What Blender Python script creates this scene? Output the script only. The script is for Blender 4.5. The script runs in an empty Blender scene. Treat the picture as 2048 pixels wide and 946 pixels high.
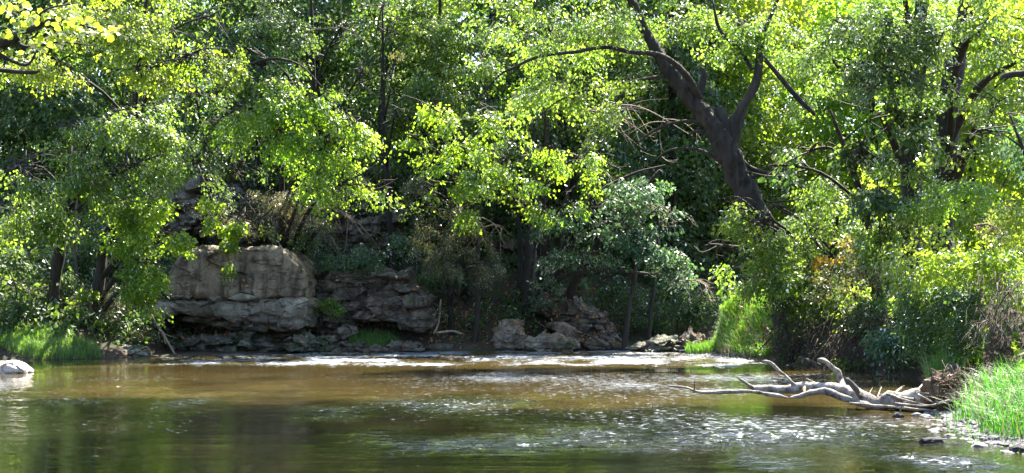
import bpy, bmesh, math
import numpy as np
from mathutils import Vector

# ------------------------------------------------------------------ camera, sky, sun, exposure
SC = bpy.context.scene
COL = SC.collection
FPX, CAMH = 2813.0, 1.7
PITCH = math.atan(127.0 / FPX)
cam_d = bpy.data.cameras.new('camera')
cam_d.lens = 36.0 * FPX / 2048.0
cam_d.sensor_width = 36.0
cam_d.clip_end = 2000.0
cam = bpy.data.objects.new('camera', cam_d)
cam.location = (0, 0, CAMH)
cam.rotation_euler = (math.pi / 2 + PITCH, 0, 0)
COL.objects.link(cam)
SC.camera = cam

SUN_EL, SUN_AZ = 57.0, 30.0          # azimuth clockwise from +Y (the view direction)
world = bpy.data.worlds.new('World')
SC.world = world
world.use_nodes = True
wn = world.node_tree
wn.nodes.clear()
sky = wn.nodes.new('ShaderNodeTexSky')
sky.sky_type = 'NISHITA'
sky.sun_disc = False
sky.sun_elevation = math.radians(SUN_EL)
sky.sun_rotation = math.radians(SUN_AZ)
bg = wn.nodes.new('ShaderNodeBackground')
bg.inputs['Strength'].default_value = 0.09
wo = wn.nodes.new('ShaderNodeOutputWorld')
wn.links.new(sky.outputs[0], bg.inputs[0])
wn.links.new(bg.outputs[0], wo.inputs[0])

sun_d = bpy.data.lights.new('sun', 'SUN')
sun_d.energy = 5.0
sun_d.angle = math.radians(0.5)
sun_d.color = (1.0, 0.92, 0.77)
sun = bpy.data.objects.new('sun', sun_d)
e_, a_ = math.radians(SUN_EL), math.radians(SUN_AZ)
SUNV = Vector((math.sin(a_) * math.cos(e_), math.cos(a_) * math.cos(e_), math.sin(e_)))
sun.rotation_euler = SUNV.to_track_quat('Z', 'Y').to_euler()
sun.location = SUNV * 60
COL.objects.link(sun)

SC.view_settings.view_transform = 'Standard'
SC.view_settings.look = 'None'
SC.view_settings.gamma = 1.0
SC.view_settings.exposure = 2.68
SC.render.engine = 'CYCLES'
SC.cycles.max_bounces = 7
SC.cycles.diffuse_bounces = 3
SC.cycles.glossy_bounces = 3
SC.cycles.transmission_bounces = 5
SC.cycles.sample_clamp_indirect = 6.0
SC.cycles.sample_clamp_direct = 0.0
SC.cycles.use_denoising = True

# ------------------------------------------------------------------ helpers
RNG = np.random.default_rng(7)
CP, SP = math.cos(PITCH), math.sin(PITCH)


def at(px, py, Y):
    """point seen at photograph pixel (px, py) whose distance along +Y is Y"""
    u, v = px - 1024.0, 473.0 - py
    dy, dz = FPX * CP - v * SP, FPX * SP + v * CP
    t = Y / dy
    return np.array([u * t, Y, CAMH + dz * t])


def gp(px, py, z=0.0):
    """point of the level z seen at photograph pixel (px, py)"""
    u, v = px - 1024.0, 473.0 - py
    dy, dz = FPX * CP - v * SP, FPX * SP + v * CP
    t = (z - CAMH) / dz
    return np.array([u * t, dy * t, z])


def sstep(a, b, x):
    t = np.clip((np.asarray(x, float) - a) / (b - a), 0, 1)
    return t * t * (3 - 2 * t)


def _hash(ix, iy, iz, seed):
    h = (ix.astype(np.int64) * 73856093) ^ (iy.astype(np.int64) * 19349663) ^ (iz.astype(np.int64) * 83492791) ^ (seed * 2654435761)
    h = (h ^ (h >> 13)) * 1274126177 & 0x7fffffff
    h = (h ^ (h >> 16)) * 1597334677 & 0x7fffffff
    return (h & 0xffffff) / float(0x1000000)


def vnoise(p, seed=0):
    f = np.floor(p)
    i = f.astype(np.int64)
    t = p - f
    t = t * t * (3 - 2 * t)
    r = 0
    for dx in (0, 1):
        for dy in (0, 1):
            for dz in (0, 1):
                w = (t[:, 0] if dx else 1 - t[:, 0]) * (t[:, 1] if dy else 1 - t[:, 1]) * (t[:, 2] if dz else 1 - t[:, 2])
                r = r + w * _hash(i[:, 0] + dx, i[:, 1] + dy, i[:, 2] + dz, seed)
    return r * 2 - 1


def fbm(p, seed=0, octv=4, gain=0.5):
    p = np.asarray(p, float)
    a, s, r = 1.0, 0.0, 0
    for k in range(octv):
        r = r + a * vnoise(p * (2.03 ** k) + k * 17.3, seed + k)
        s += a
        a *= gain
    return r / s


def voro(p, seed=0):
    """F1, F2 and a random value per cell"""
    i0 = np.floor(p).astype(np.int64)
    n = len(p)
    f1 = np.full(n, 9.0)
    f2 = np.full(n, 9.0)
    cid = np.zeros(n)
    own = np.zeros((n, 3))
    for dx in (-1, 0, 1):
        for dy in (-1, 0, 1):
            for dz in (-1, 0, 1):
                c = i0 + np.array([dx, dy, dz])
                o = np.stack([_hash(c[:, 0], c[:, 1], c[:, 2], seed + k) for k in (1, 2, 3)], 1)
                d = np.linalg.norm(c + o - p, axis=1)
                idv = _hash(c[:, 0], c[:, 1], c[:, 2], seed + 9)
                closer = d < f1
                own = np.where(closer[:, None], p - (c + o), own)
                f2 = np.where(closer, f1, np.minimum(f2, d))
                cid = np.where(closer, idv, cid)
                f1 = np.where(closer, d, f1)
    r = unit(np.stack([_hash((cid * 1e6).astype(np.int64), (cid * 0).astype(np.int64), (cid * 0).astype(np.int64), seed + k) for k in (21, 22, 23)], 1) - .5)
    return f1, (own * r).sum(1), cid


def unit(v):
    v = np.asarray(v, float)
    return v / np.maximum(np.linalg.norm(v, axis=-1, keepdims=True), 1e-9)


def mesh_obj(name, verts, faces, mat, parent=None, smooth=False, tint=None, loops=None, sizes=None):
    me = bpy.data.meshes.new(name)
    verts = np.asarray(verts, np.float32)
    if faces is not None:
        fa = np.asarray(faces, np.int32)
        sizes = np.full(len(fa), fa.shape[1], np.int32)
        loops = fa.ravel()
    me.vertices.add(len(verts))
    me.vertices.foreach_set('co', verts.ravel())
    me.loops.add(len(loops))
    me.loops.foreach_set('vertex_index', loops)
    me.polygons.add(len(sizes))
    st = np.zeros(len(sizes), np.int32)
    st[1:] = np.cumsum(sizes)[:-1]
    me.polygons.foreach_set('loop_start', st)
    try:
        me.polygons.foreach_set('loop_total', sizes)
    except Exception:
        pass
    me.polygons.foreach_set('use_smooth', np.full(len(sizes), smooth, bool))
    if tint is not None:
        at_ = me.attributes.new('tint', 'FLOAT', 'POINT')
        at_.data.foreach_set('value', np.asarray(tint, np.float32))
    me.update(calc_edges=True)
    me.materials.append(mat)
    o = bpy.data.objects.new(name, me)
    COL.objects.link(o)
    if parent is not None:
        o.parent = parent
        o.matrix_parent_inverse = parent.matrix_basis.inverted()
    return o


def tag(o, label=None, cat=None, group=None, kind=None):
    for k, v in (('label', label), ('category', cat), ('group', group), ('kind', kind)):
        if v:
            o[k] = v
    return o


def thing(name, loc, label, cat, group=None):
    o = bpy.data.objects.new(name, None)
    o.empty_display_size = 0.2
    o.location = tuple(float(c) for c in loc)
    COL.objects.link(o)
    return tag(o, label, cat, group)


# ------------------------------------------------------------------ materials
def new_mat(name):
    m = bpy.data.materials.new(name)
    m.use_nodes = True
    nt = m.node_tree
    nt.nodes.clear()
    out = nt.nodes.new('ShaderNodeOutputMaterial')
    return m, nt, out


def node(nt, t, **kw):
    n = nt.nodes.new(t)
    for k, v in kw.items():
        if k in n.inputs:
            n.inputs[k].default_value = v
        else:
            setattr(n, k, v)
    return n


def ramp(nt, fac, stops):
    r = nt.nodes.new('ShaderNodeValToRGB')
    e = r.color_ramp.elements
    while len(e) < len(stops):
        e.new(0.5)
    for k, (p, c) in enumerate(stops):
        e[k].position = p
        e[k].color = (*c, 1)
    nt.links.new(fac, r.inputs[0])
    return r


def leaf_mat(name, ca, cb, ta, tb, trans=0.5, rough=0.55, ior=1.21):
    """ca/cb: reflected colour by leaf; ta/tb: colour of light passing through a leaf"""
    m, nt, out = new_mat(name)
    a = node(nt, 'ShaderNodeAttribute', attribute_name='tint')
    rc = ramp(nt, a.outputs['Fac'], [(0, ca), (1, cb)])
    rt = ramp(nt, a.outputs['Fac'], [(0, ta), (1, tb)])
    d = node(nt, 'ShaderNodeBsdfDiffuse')
    t = node(nt, 'ShaderNodeBsdfTranslucent')
    g = node(nt, 'ShaderNodeBsdfGlossy', Roughness=rough)
    g.inputs['Color'].default_value = (0.95, 1, 0.95, 1)
    f = node(nt, 'ShaderNodeFresnel', IOR=ior)
    mx = node(nt, 'ShaderNodeMixShader')
    mx.inputs[0].default_value = trans
    m2 = node(nt, 'ShaderNodeMixShader')
    L = nt.links.new
    L(rc.outputs[0], d.inputs[0]); L(rt.outputs[0], t.inputs[0])
    L(d.outputs[0], mx.inputs[1]); L(t.outputs[0], mx.inputs[2])
    L(f.outputs[0], m2.inputs[0]); L(mx.outputs[0], m2.inputs[1]); L(g.outputs[0], m2.inputs[2])
    L(m2.outputs[0], out.inputs[0])
    return m


LM = {
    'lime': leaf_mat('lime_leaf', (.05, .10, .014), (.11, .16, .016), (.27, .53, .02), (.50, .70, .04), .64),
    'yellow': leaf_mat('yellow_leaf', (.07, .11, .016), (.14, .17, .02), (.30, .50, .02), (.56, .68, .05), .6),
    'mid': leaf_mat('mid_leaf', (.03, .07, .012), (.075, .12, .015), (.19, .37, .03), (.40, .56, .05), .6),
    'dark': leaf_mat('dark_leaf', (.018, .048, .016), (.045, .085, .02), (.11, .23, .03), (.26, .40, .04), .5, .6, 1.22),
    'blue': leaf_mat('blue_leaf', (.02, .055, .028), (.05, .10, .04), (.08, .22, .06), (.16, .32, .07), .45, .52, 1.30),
    'cedar': leaf_mat('cedar_leaf', (.05, .06, .018), (.12, .11, .03), (.14, .17, .04), (.32, .30, .06), .4, .6, 1.3),
    'brown': leaf_mat('dry_leaf', (.05, .035, .02), (.13, .085, .045), (.10, .06, .03), (.2, .12, .05), .3, .6, 1.25),
    'autumn': leaf_mat('autumn_leaf', (.22, .16, .02), (.30, .20, .03), (.65, .46, .03), (.70, .40, .04), .5),
    'grass': leaf_mat('grass_blade', (.035, .10, .014), (.08, .17, .02), (.16, .46, .02), (.36, .64, .04), .5, .4, 1.4),
    'sungrass': leaf_mat('sunlit_grass', (.035, .11, .006), (.075, .16, .010), (.20, .52, .01), (.38, .66, .02), .5, .6, 1.12),
    'reed': leaf_mat('reed_blade', (.014, .060, .008), (.035, .095, .012), (.05, .24, .012), (.12, .38, .02), .5, .5, 1.15),
    'straw': leaf_mat('straw_stem', (.22, .17, .08), (.34, .27, .13), (.25, .18, .08), (.4, .3, .13), .3, .7, 1.15),
    'litter': leaf_mat('fallen_leaf', (.20, .07, .03), (.42, .20, .08), (.3, .12, .04), (.4, .2, .07), .2, .6, 1.3),
}


def bark_mat(name, c0, c1, scale=6.0, stretch=0.18):
    m, nt, out = new_mat(name)
    L = nt.links.new
    tc = node(nt, 'ShaderNodeTexCoord')
    mp = node(nt, 'ShaderNodeMapping')
    mp.inputs['Scale'].default_value = (1, 1, stretch)
    L(tc.outputs['Object'], mp.inputs[0])
    n = node(nt, 'ShaderNodeTexNoise', Scale=scale, Detail=6.0, Roughness=.65)
    L(mp.outputs[0], n.inputs[0])
    n2 = node(nt, 'ShaderNodeTexNoise', Scale=1.3, Detail=3.0)
    L(tc.outputs['Object'], n2.inputs[0])
    r = ramp(nt, n.outputs[0], [(.35, c0), (.66, c1)])
    r2 = ramp(nt, n2.outputs[0], [(.4, (.75, .75, .75)), (.65, (1.15, 1.15, 1.1))])
    mm = node(nt, 'ShaderNodeMix', data_type='RGBA', blend_type='MULTIPLY')
    mm.inputs[0].default_value = 1
    L(r.outputs[0], mm.inputs[6]); L(r2.outputs[0], mm.inputs[7])
    b = node(nt, 'ShaderNodeBump', Strength=1.0, Distance=.07)
    L(n.outputs[0], b.inputs['Height'])
    p = node(nt, 'ShaderNodeBsdfPrincipled', Roughness=.85)
    L(mm.outputs[2], p.inputs['Base Color']); L(b.outputs[0], p.inputs['Normal']); L(p.outputs[0], out.inputs[0])
    return m


BARK = bark_mat('dark_bark', (.010, .008, .006), (.045, .036, .028))
BARKG = bark_mat('grey_bark', (.035, .030, .025), (.14, .12, .10))
DEAD = bark_mat('dead_wood', (.13, .10, .075), (.42, .34, .26), 9)
DRIFT = bark_mat('driftwood', (.09, .07, .06), (.44, .40, .36), 9, .8)
ROOTD = bark_mat('shaded_root', (.015, .010, .007), (.07, .045, .03), 10)  # darker copy of the root bark, the bank's shade put into its colour
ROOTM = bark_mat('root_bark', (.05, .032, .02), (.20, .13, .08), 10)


def rock_mat(name, base, light, dark, ochre=None, moss=0.0, streak=1.0, scale=1.0):
    m, nt, out = new_mat(name)
    L = nt.links.new
    tc = node(nt, 'ShaderNodeTexCoord')
    co = tc.outputs['Object']
    nA = node(nt, 'ShaderNodeTexNoise', Scale=1.4 * scale, Detail=8.0, Roughness=.65); L(co, nA.inputs[0])
    mp = node(nt, 'ShaderNodeMapping'); mp.inputs['Scale'].default_value = (3.2 * scale, 3.2 * scale, .35 * scale); L(co, mp.inputs[0])
    nB = node(nt, 'ShaderNodeTexNoise', Scale=1.0, Detail=6.0, Roughness=.6, Distortion=.4); L(mp.outputs[0], nB.inputs[0])
    nC = node(nt, 'ShaderNodeTexNoise', Scale=14.0 * scale, Detail=8.0, Roughness=.75); L(co, nC.inputs[0])
    rA = ramp(nt, nA.outputs[0], [(.30, dark), (.5, base), (.70, light)])
    rB = ramp(nt, nB.outputs[0], [(.36, (.30, .28, .26)), (.50, (.9, .9, .9)), (.72, (1.35, 1.3, 1.2))])
    mm = node(nt, 'ShaderNodeMix', data_type='RGBA', blend_type='MULTIPLY'); mm.inputs[0].default_value = streak
    L(rA.outputs[0], mm.inputs[6]); L(rB.outputs[0], mm.inputs[7])
    rC = ramp(nt, nC.outputs[0], [(.3, (.6, .6, .6)), (.7, (1.3, 1.3, 1.3))])
    m3 = node(nt, 'ShaderNodeMix', data_type='RGBA', blend_type='MULTIPLY'); m3.inputs[0].default_value = .8
    L(mm.outputs[2], m3.inputs[6]); L(rC.outputs[0], m3.inputs[7])
    last = m3.outputs[2]
    if ochre:
        nO = node(nt, 'ShaderNodeTexNoise', Scale=.8, Detail=5.0); 
        mo = node(nt, 'ShaderNodeMapping'); mo.inputs['Location'].default_value = (3.1, 1, 0); mo.inputs['Scale'].default_value = (1.6, 1, .8)
        L(co, mo.inputs[0]); L(mo.outputs[0], nO.inputs[0])
        rO = ramp(nt, nO.outputs[0], [(.60, (0, 0, 0)), (.70, (.6, .6, .6))])
        m4 = node(nt, 'ShaderNodeMix', data_type='RGBA'); m4.inputs[7].default_value = (*ochre, 1)
        L(rO.outputs[0], m4.inputs[0]); L(last, m4.inputs[6]); last = m4.outputs[2]
    if moss:
        nM = node(nt, 'ShaderNodeTexNoise', Scale=1.9, Detail=6.0); L(co, nM.inputs[0])
        rM = ramp(nt, nM.outputs[0], [(.62 - .2 * moss, (0, 0, 0)), (.74 - .2 * moss, (.85, .85, .85))])
        m5 = node(nt, 'ShaderNodeMix', data_type='RGBA'); m5.inputs[7].default_value = (.035, .06, .015, 1)
        L(rM.outputs[0], m5.inputs[0]); L(last, m5.inputs[6]); last = m5.outputs[2]
    b1 = node(nt, 'ShaderNodeBump', Strength=.7, Distance=.06); L(nC.outputs[0], b1.inputs['Height'])
    b2 = node(nt, 'ShaderNodeBump', Strength=.6, Distance=.12); L(nB.outputs[0], b2.inputs['Height']); L(b1.outputs[0], b2.inputs['Normal'])
    p = node(nt, 'ShaderNodeBsdfPrincipled', Roughness=.88)
    L(last, p.inputs['Base Color']); L(b2.outputs[0], p.inputs['Normal']); L(p.outputs[0], out.inputs[0])
    return m


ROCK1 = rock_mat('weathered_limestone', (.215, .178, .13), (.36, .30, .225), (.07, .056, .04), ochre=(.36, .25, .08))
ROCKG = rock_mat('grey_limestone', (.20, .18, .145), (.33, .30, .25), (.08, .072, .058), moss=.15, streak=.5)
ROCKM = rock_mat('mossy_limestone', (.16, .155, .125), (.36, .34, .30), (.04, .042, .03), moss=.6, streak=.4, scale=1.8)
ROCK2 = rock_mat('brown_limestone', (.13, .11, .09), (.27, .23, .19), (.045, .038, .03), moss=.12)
ROCKP = rock_mat('pale_boulder', (.24, .20, .16), (.46, .40, .33), (.11, .09, .07), moss=.08, streak=.4, scale=2.2)
ROCKW = rock_mat('white_boulder', (.60, .54, .50), (.80, .74, .68), (.34, .30, .28), streak=.3, scale=3)
STONE = rock_mat('shore_stone', (.30, .29, .29), (.52, .50, .49), (.12, .11, .12), streak=.3, scale=6)
STONED = rock_mat('wet_dark_stone', (.035, .035, .045), (.09, .09, .11), (.012, .012, .015), streak=.3, scale=6)


def soil_mat():
    m, nt, out = new_mat('forest_soil')
    L = nt.links.new
    tc = node(nt, 'ShaderNodeTexCoord'); co = tc.outputs['Object']
    n1 = node(nt, 'ShaderNodeTexNoise', Scale=.7, Detail=8.0, Roughness=.7); L(co, n1.inputs[0])
    n2 = node(nt, 'ShaderNodeTexNoise', Scale=9.0, Detail=8.0, Roughness=.75); L(co, n2.inputs[0])
    r1 = ramp(nt, n1.outputs[0], [(.35, (.022, .016, .011)), (.55, (.052, .035, .023)), (.72, (.09, .064, .042))])
    r2 = ramp(nt, n2.outputs[0], [(.3, (.45, .45, .45)), (.7, (1.5, 1.4, 1.3))])
    mm = node(nt, 'ShaderNodeMix', data_type='RGBA', blend_type='MULTIPLY'); mm.inputs[0].default_value = 1
    L(r1.outputs[0], mm.inputs[6]); L(r2.outputs[0], mm.inputs[7])
    n3 = node(nt, 'ShaderNodeTexNoise', Scale=1.7, Detail=5.0); L(co, n3.inputs[0])
    r3 = ramp(nt, n3.outputs[0], [(.5, (0, 0, 0)), (.62, (.7, .7, .7))])
    m2 = node(nt, 'ShaderNodeMix', data_type='RGBA'); m2.inputs[7].default_value = (.03, .05, .014, 1)
    L(r3.outputs[0], m2.inputs[0]); L(mm.outputs[2], m2.inputs[6])
    b = node(nt, 'ShaderNodeBump', Strength=1.0, Distance=.08); L(n2.outputs[0], b.inputs['Height'])
    p = node(nt, 'ShaderNodeBsdfPrincipled', Roughness=.95)
    L(m2.outputs[2], p.inputs['Base Color']); L(b.outputs[0], p.inputs['Normal']); L(p.outputs[0], out.inputs[0])
    return m


def water_mat():
    m, nt, out = new_mat('river_water')
    L = nt.links.new
    tc = node(nt, 'ShaderNodeTexCoord'); co = tc.outputs['Object']
    rg = node(nt, 'ShaderNodeAttribute', attribute_name='tint')      # how broken the surface is
    n1 = node(nt, 'ShaderNodeTexNoise', Scale=.35, Detail=4.0); L(co, n1.inputs[0])
    sh = node(nt, 'ShaderNodeAttribute', attribute_name='shoal')       # how shallow the brown bed is
    mu = node(nt, 'ShaderNodeMath', operation='MULTIPLY_ADD'); L(n1.outputs[0], mu.inputs[0]); mu.inputs[1].default_value = .9; L(sh.outputs['Fac'], mu.inputs[2])
    r1 = ramp(nt, mu.outputs[0], [(.40, (.0022, .0026, .0011)), (.75, (.013, .012, .0038)), (1.0, (.054, .040, .013))])
    mA = node(nt, 'ShaderNodeMapping'); mA.inputs['Scale'].default_value = (4.0, 9.0, 1); L(co, mA.inputs[0])
    nA = node(nt, 'ShaderNodeTexNoise', Scale=1.0, Detail=3.0, Roughness=.6); L(mA.outputs[0], nA.inputs[0])
    mB = node(nt, 'ShaderNodeMapping'); mB.inputs['Scale'].default_value = (14.0, 20.0, 1); L(co, mB.inputs[0])
    nB = node(nt, 'ShaderNodeTexNoise', Scale=1.0, Detail=2.0); L(mB.outputs[0], nB.inputs[0])
    k1 = node(nt, 'ShaderNodeMapRange'); L(rg.outputs['Fac'], k1.inputs[0])
    k1.inputs[3].default_value = .0012; k1.inputs[4].default_value = .035
    k2 = node(nt, 'ShaderNodeMapRange'); L(rg.outputs['Fac'], k2.inputs[0])
    k2.inputs[3].default_value = .00015; k2.inputs[4].default_value = .025
    b1 = node(nt, 'ShaderNodeBump', Strength=1.0); L(nA.outputs[0], b1.inputs['Height']); L(k1.outputs[0], b1.inputs['Distance'])
    b2 = node(nt, 'ShaderNodeBump', Strength=1.0); L(nB.outputs[0], b2.inputs['Height']); L(k2.outputs[0], b2.inputs['Distance']); L(b1.outputs[0], b2.inputs['Normal'])
    p = node(nt, 'ShaderNodeBsdfPrincipled', Roughness=.02, IOR=1.333)
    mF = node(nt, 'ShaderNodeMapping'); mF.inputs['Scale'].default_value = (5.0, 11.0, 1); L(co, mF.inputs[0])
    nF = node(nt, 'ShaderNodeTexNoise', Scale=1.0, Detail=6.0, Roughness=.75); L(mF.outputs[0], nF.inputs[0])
    ad = node(nt, 'ShaderNodeMath', operation='MULTIPLY_ADD'); fm = node(nt, 'ShaderNodeAttribute', attribute_name='glint_paint'); L(fm.outputs['Fac'], ad.inputs[0]); ad.inputs[1].default_value = .30; L(nF.outputs[0], ad.inputs[2])
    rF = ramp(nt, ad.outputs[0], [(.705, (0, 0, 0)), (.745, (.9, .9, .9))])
    fo = node(nt, 'ShaderNodeBsdfPrincipled', Roughness=.45)  # pale diffuse flecks painted in place of sun glints and reflected sky
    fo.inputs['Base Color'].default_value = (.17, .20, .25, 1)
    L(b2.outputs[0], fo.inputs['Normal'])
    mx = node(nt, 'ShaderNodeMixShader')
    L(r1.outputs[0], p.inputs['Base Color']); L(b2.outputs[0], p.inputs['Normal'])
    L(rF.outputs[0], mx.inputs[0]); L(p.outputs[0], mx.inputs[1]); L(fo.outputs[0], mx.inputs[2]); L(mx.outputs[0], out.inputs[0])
    return m


SOIL = soil_mat()
WATER = water_mat()

# ------------------------------------------------------------------ river outline and terrain
LSH = [(-16, -12), (-16, 10), (-17.5, 24)] + [tuple(gp(x, y)[:2]) for x, y in (
    (-700, 752), (-300, 735), (-100, 727), (0, 722), (150, 719), (260, 716), (420, 710), (600, 706), (900, 703), (1150, 701.5), (1300, 699),
    (1450, 697), (1700, 694), (2300, 690))] + [(60, 56)]
RSH = [(60, 50), tuple(gp(2300, 701)[:2]), tuple(gp(1700, 702)[:2]), tuple(gp(1480, 704)[:2]), tuple(gp(1400, 707)[:2])] + [tuple(gp(x, y)[:2]) for x, y in (
    (1362, 712.5), (1440, 718), (1500, 723), (1560, 729), (1640, 737), (1740, 744), (1830, 755), (1850, 764), (1858, 800), (1885, 835),
    (1888, 852), (1930, 874), (2048, 903), (2400, 975))] + [(5.6, 6), (5.6, -12)]
RIVER = np.array(LSH + RSH)
NL = len(LSH)


def seg_dist(P, A):
    d = np.full(len(P), 1e9)
    for a, b in zip(A[:-1], A[1:]):
        ab = b - a
        t = np.clip(((P - a) @ ab) / (ab @ ab), 0, 1)
        d = np.minimum(d, np.linalg.norm(P - a - t[:, None] * ab, axis=1))
    return d


def in_poly(P, A):
    x, y = P[:, 0], P[:, 1]
    r = np.zeros(len(P), bool)
    B = np.roll(A, -1, 0)
    for a, b in zip(A, B):
        c = (a[1] > y) != (b[1] > y)
        with np.errstate(divide='ignore', invalid='ignore'):
            xi = (b[0] - a[0]) * (y - a[1]) / (b[1] - a[1]) + a[0]
        r ^= c & (x < xi)
    return r


def heights(P):
    P = np.atleast_2d(np.asarray(P, float))[:, :2]
    x, y = P[:, 0], P[:, 1]
    wob = fbm(np.stack([x * .9, y * .9, x * 0], 1), 3, 4)
    dL = seg_dist(P, RIVER[:NL]) + wob * .25
    dR = seg_dist(P, RIVER[NL:]) + wob * .2
    inr = in_poly(P, RIVER)
    dmin = np.minimum(np.abs(dL), np.abs(dR))
    right = dR < dL
    # far / left side: low muddy shelf, then the wooded bluff
    steep = .42 + .25 * sstep(-10, -6, x) - .35 * sstep(6, 12, x)
    dl = np.maximum(dL, 0)
    hl = .32 * sstep(0, .8, dl) + steep * np.maximum(dl - .9, 0)
    m1 = sstep(-11.7, -11.0, x) * (1 - sstep(-6.7, -6.1, x))      # undercut foot of the big outcrop
    hl = hl * (1 - m1 * (1 - sstep(1.6, 3.4, dl))) + .04 * m1
    hl = np.where(hl > 6.5, 6.5 + (hl - 6.5) * .12, hl) + wob * .3 * sstep(.5, 3, dl)
    # right bank: cut earth wall, low bar at its tip, gravel beach near the camera
    dr = np.maximum(dR, 0)
    wall = 1.5 * sstep(.05, .9 + .8 * (1 - sstep(7.0, 8.6, x)), dr) + .1 * np.maximum(dr - .9, 0) + wob * .12
    tip = sstep(6.1, 6.5, x + wob * .15)
    wall = wall * tip + (1 - tip) * (.10 * dr + .02)
    beach = .17 * dr + 1.9 * sstep(2.4, 3.6, dr) + wob * .08 * sstep(0, 1, dr)
    k = sstep(27, 30, y)
    hr = beach * (1 - k) + wall * k
    h = np.where(right, hr, hl)
    # river bed only just under the turbid water: one sheet for everything
    return np.where(inr, -.45 * sstep(0, 1.0, dmin) - .02, np.maximum(h, .015))


def ground(x, y):
    return float(heights([[x, y]])[0])


def build_terrain():
    xs = np.concatenate([np.linspace(-400, -34, 14), np.arange(-32, -14, .5), np.arange(-14, 16, .2), np.arange(16, 34, .5), np.linspace(36, 400, 14)])
    ys = np.concatenate([np.linspace(-300, -14, 10), np.arange(-12, 12, 1.0), np.arange(13, 56, .22), np.arange(58, 90, 1.0), np.linspace(92, 900, 14)])
    X, Y = np.meshgrid(xs, ys)
    P = np.stack([X.ravel(), Y.ravel()], 1)
    Z = heights(P)
    rough = fbm(np.stack([P[:, 0] * 3, P[:, 1] * 3, P[:, 0] * 0], 1), 11, 4)
    Z = Z + np.where(Z > .03, rough * .07, 0)
    V = np.column_stack([P, Z])
    nx, ny = len(xs), len(ys)
    i = np.arange(nx * ny).reshape(ny, nx)
    F = np.stack([i[:-1, :-1].ravel(), i[:-1, 1:].ravel(), i[1:, 1:].ravel(), i[1:, :-1].ravel()], 1)
    tag(mesh_obj('ground', V, F, SOIL), 'dark brown wooded river banks and hillside soil', kind='structure')


def ruffle(x, y):
    """0 calm .. 1 riffle"""
    n = fbm(np.stack([x * .35, y * .22, x * 0], 1), 31, 3)
    n2 = fbm(np.stack([x * 1.1, y * .6, x * 0], 1), 35, 3)
    left = sstep(-13.5, -7.5, x)
    riff = sstep(35.2, 37.6, y + n * .6 + .10 * (x + 4)) * (1 - sstep(49.0, 50.5, y)) * left
    midp = np.exp(-(((x + 1.6) / 4.2) ** 2 + ((y - 23.0) / 3.0) ** 2)) * .62
    rp = np.exp(-(((x - 2.5) / 4.6) ** 2 + ((y - 17.3) / 2.6) ** 2)) * .62
    rp2 = np.exp(-(((x - 4.2) / 2.2) ** 2 + ((y - 14.6) / 1.2) ** 2)) * .8
    lp = np.exp(-(((x + 6) / 3.5) ** 2 + ((y - 25) / 5) ** 2)) * .58
    p = np.maximum.reduce([midp, rp, rp2, lp]) * (1 + 1.2 * n2 + .8 * n)
    global GLINT_PAINT
    GLINT_PAINT = np.clip(np.maximum.reduce([riff * (.70 + .85 * n2 + .25 * n), .52 * np.clip(p, 0, 1), .46 * sstep(16, 20, y) * (1 - sstep(31, 36, y)) * (.7 + 1.3 * n), .08 + n * .3]), 0, 1.25)  # where the painted glints lie: riffle, ruffled patches, thin sprinkle
    return np.clip(np.maximum(riff * (.88 + .35 * n2), np.clip(p, 0, 1)), 0.0, 1.0)


def build_water():
    ys = [4.0]
    while ys[-1] < 56:
        ys.append(ys[-1] + (.0034 if 12.5 < ys[-1] < 27 else .0056) * max(ys[-1], 9))
    ys = np.array([-11.8, -8, -4, 0, 2] + ys)
    xs = np.concatenate([[-15.5], np.linspace(-14.5, 15, 330), np.arange(16, 58, 2.0)])
    X, Y = np.meshgrid(xs, ys)
    x, y = X.ravel(), Y.ravel()
    r = ruffle(x, y)
    z0 = x * 0
    a = fbm(np.stack([x * .8, y * 4.2, z0], 1), 41, 2) * .0042
    c = fbm(np.stack([x * .35, y * .9, z0], 1), 47, 2) * .006
    b = np.clip(1 - np.abs(fbm(np.stack([x * 1.9, y * 5.0, z0], 1), 43, 2)) * 3.0, -.2, 1) ** 2 * (.0012 + .034 * r)
    z = a + c + b * sstep(.0, .3, r + .02)
    global SHOAL
    SHOAL = np.clip(.62 * sstep(19, 25, y + .25 * x) + .35 * (1 - sstep(.2, 2.2, seg_dist(np.column_stack([x, y]), RIVER[NL:]))) - .1, 0, 1)
    V = np.column_stack([x, y, z])
    nx, ny = len(xs), len(ys)
    i = np.arange(nx * ny).reshape(ny, nx)
    F = np.stack([i[:-1, :-1].ravel(), i[:-1, 1:].ravel(), i[1:, 1:].ravel(), i[1:, :-1].ravel()], 1)
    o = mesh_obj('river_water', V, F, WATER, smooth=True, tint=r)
    for nm_, v_ in (('shoal', SHOAL), ('glint_paint', GLINT_PAINT)):
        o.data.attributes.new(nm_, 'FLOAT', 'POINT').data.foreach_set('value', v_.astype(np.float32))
    tag(o, 'brown river water, calm in front and broken into a riffle beyond', kind='structure')


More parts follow.
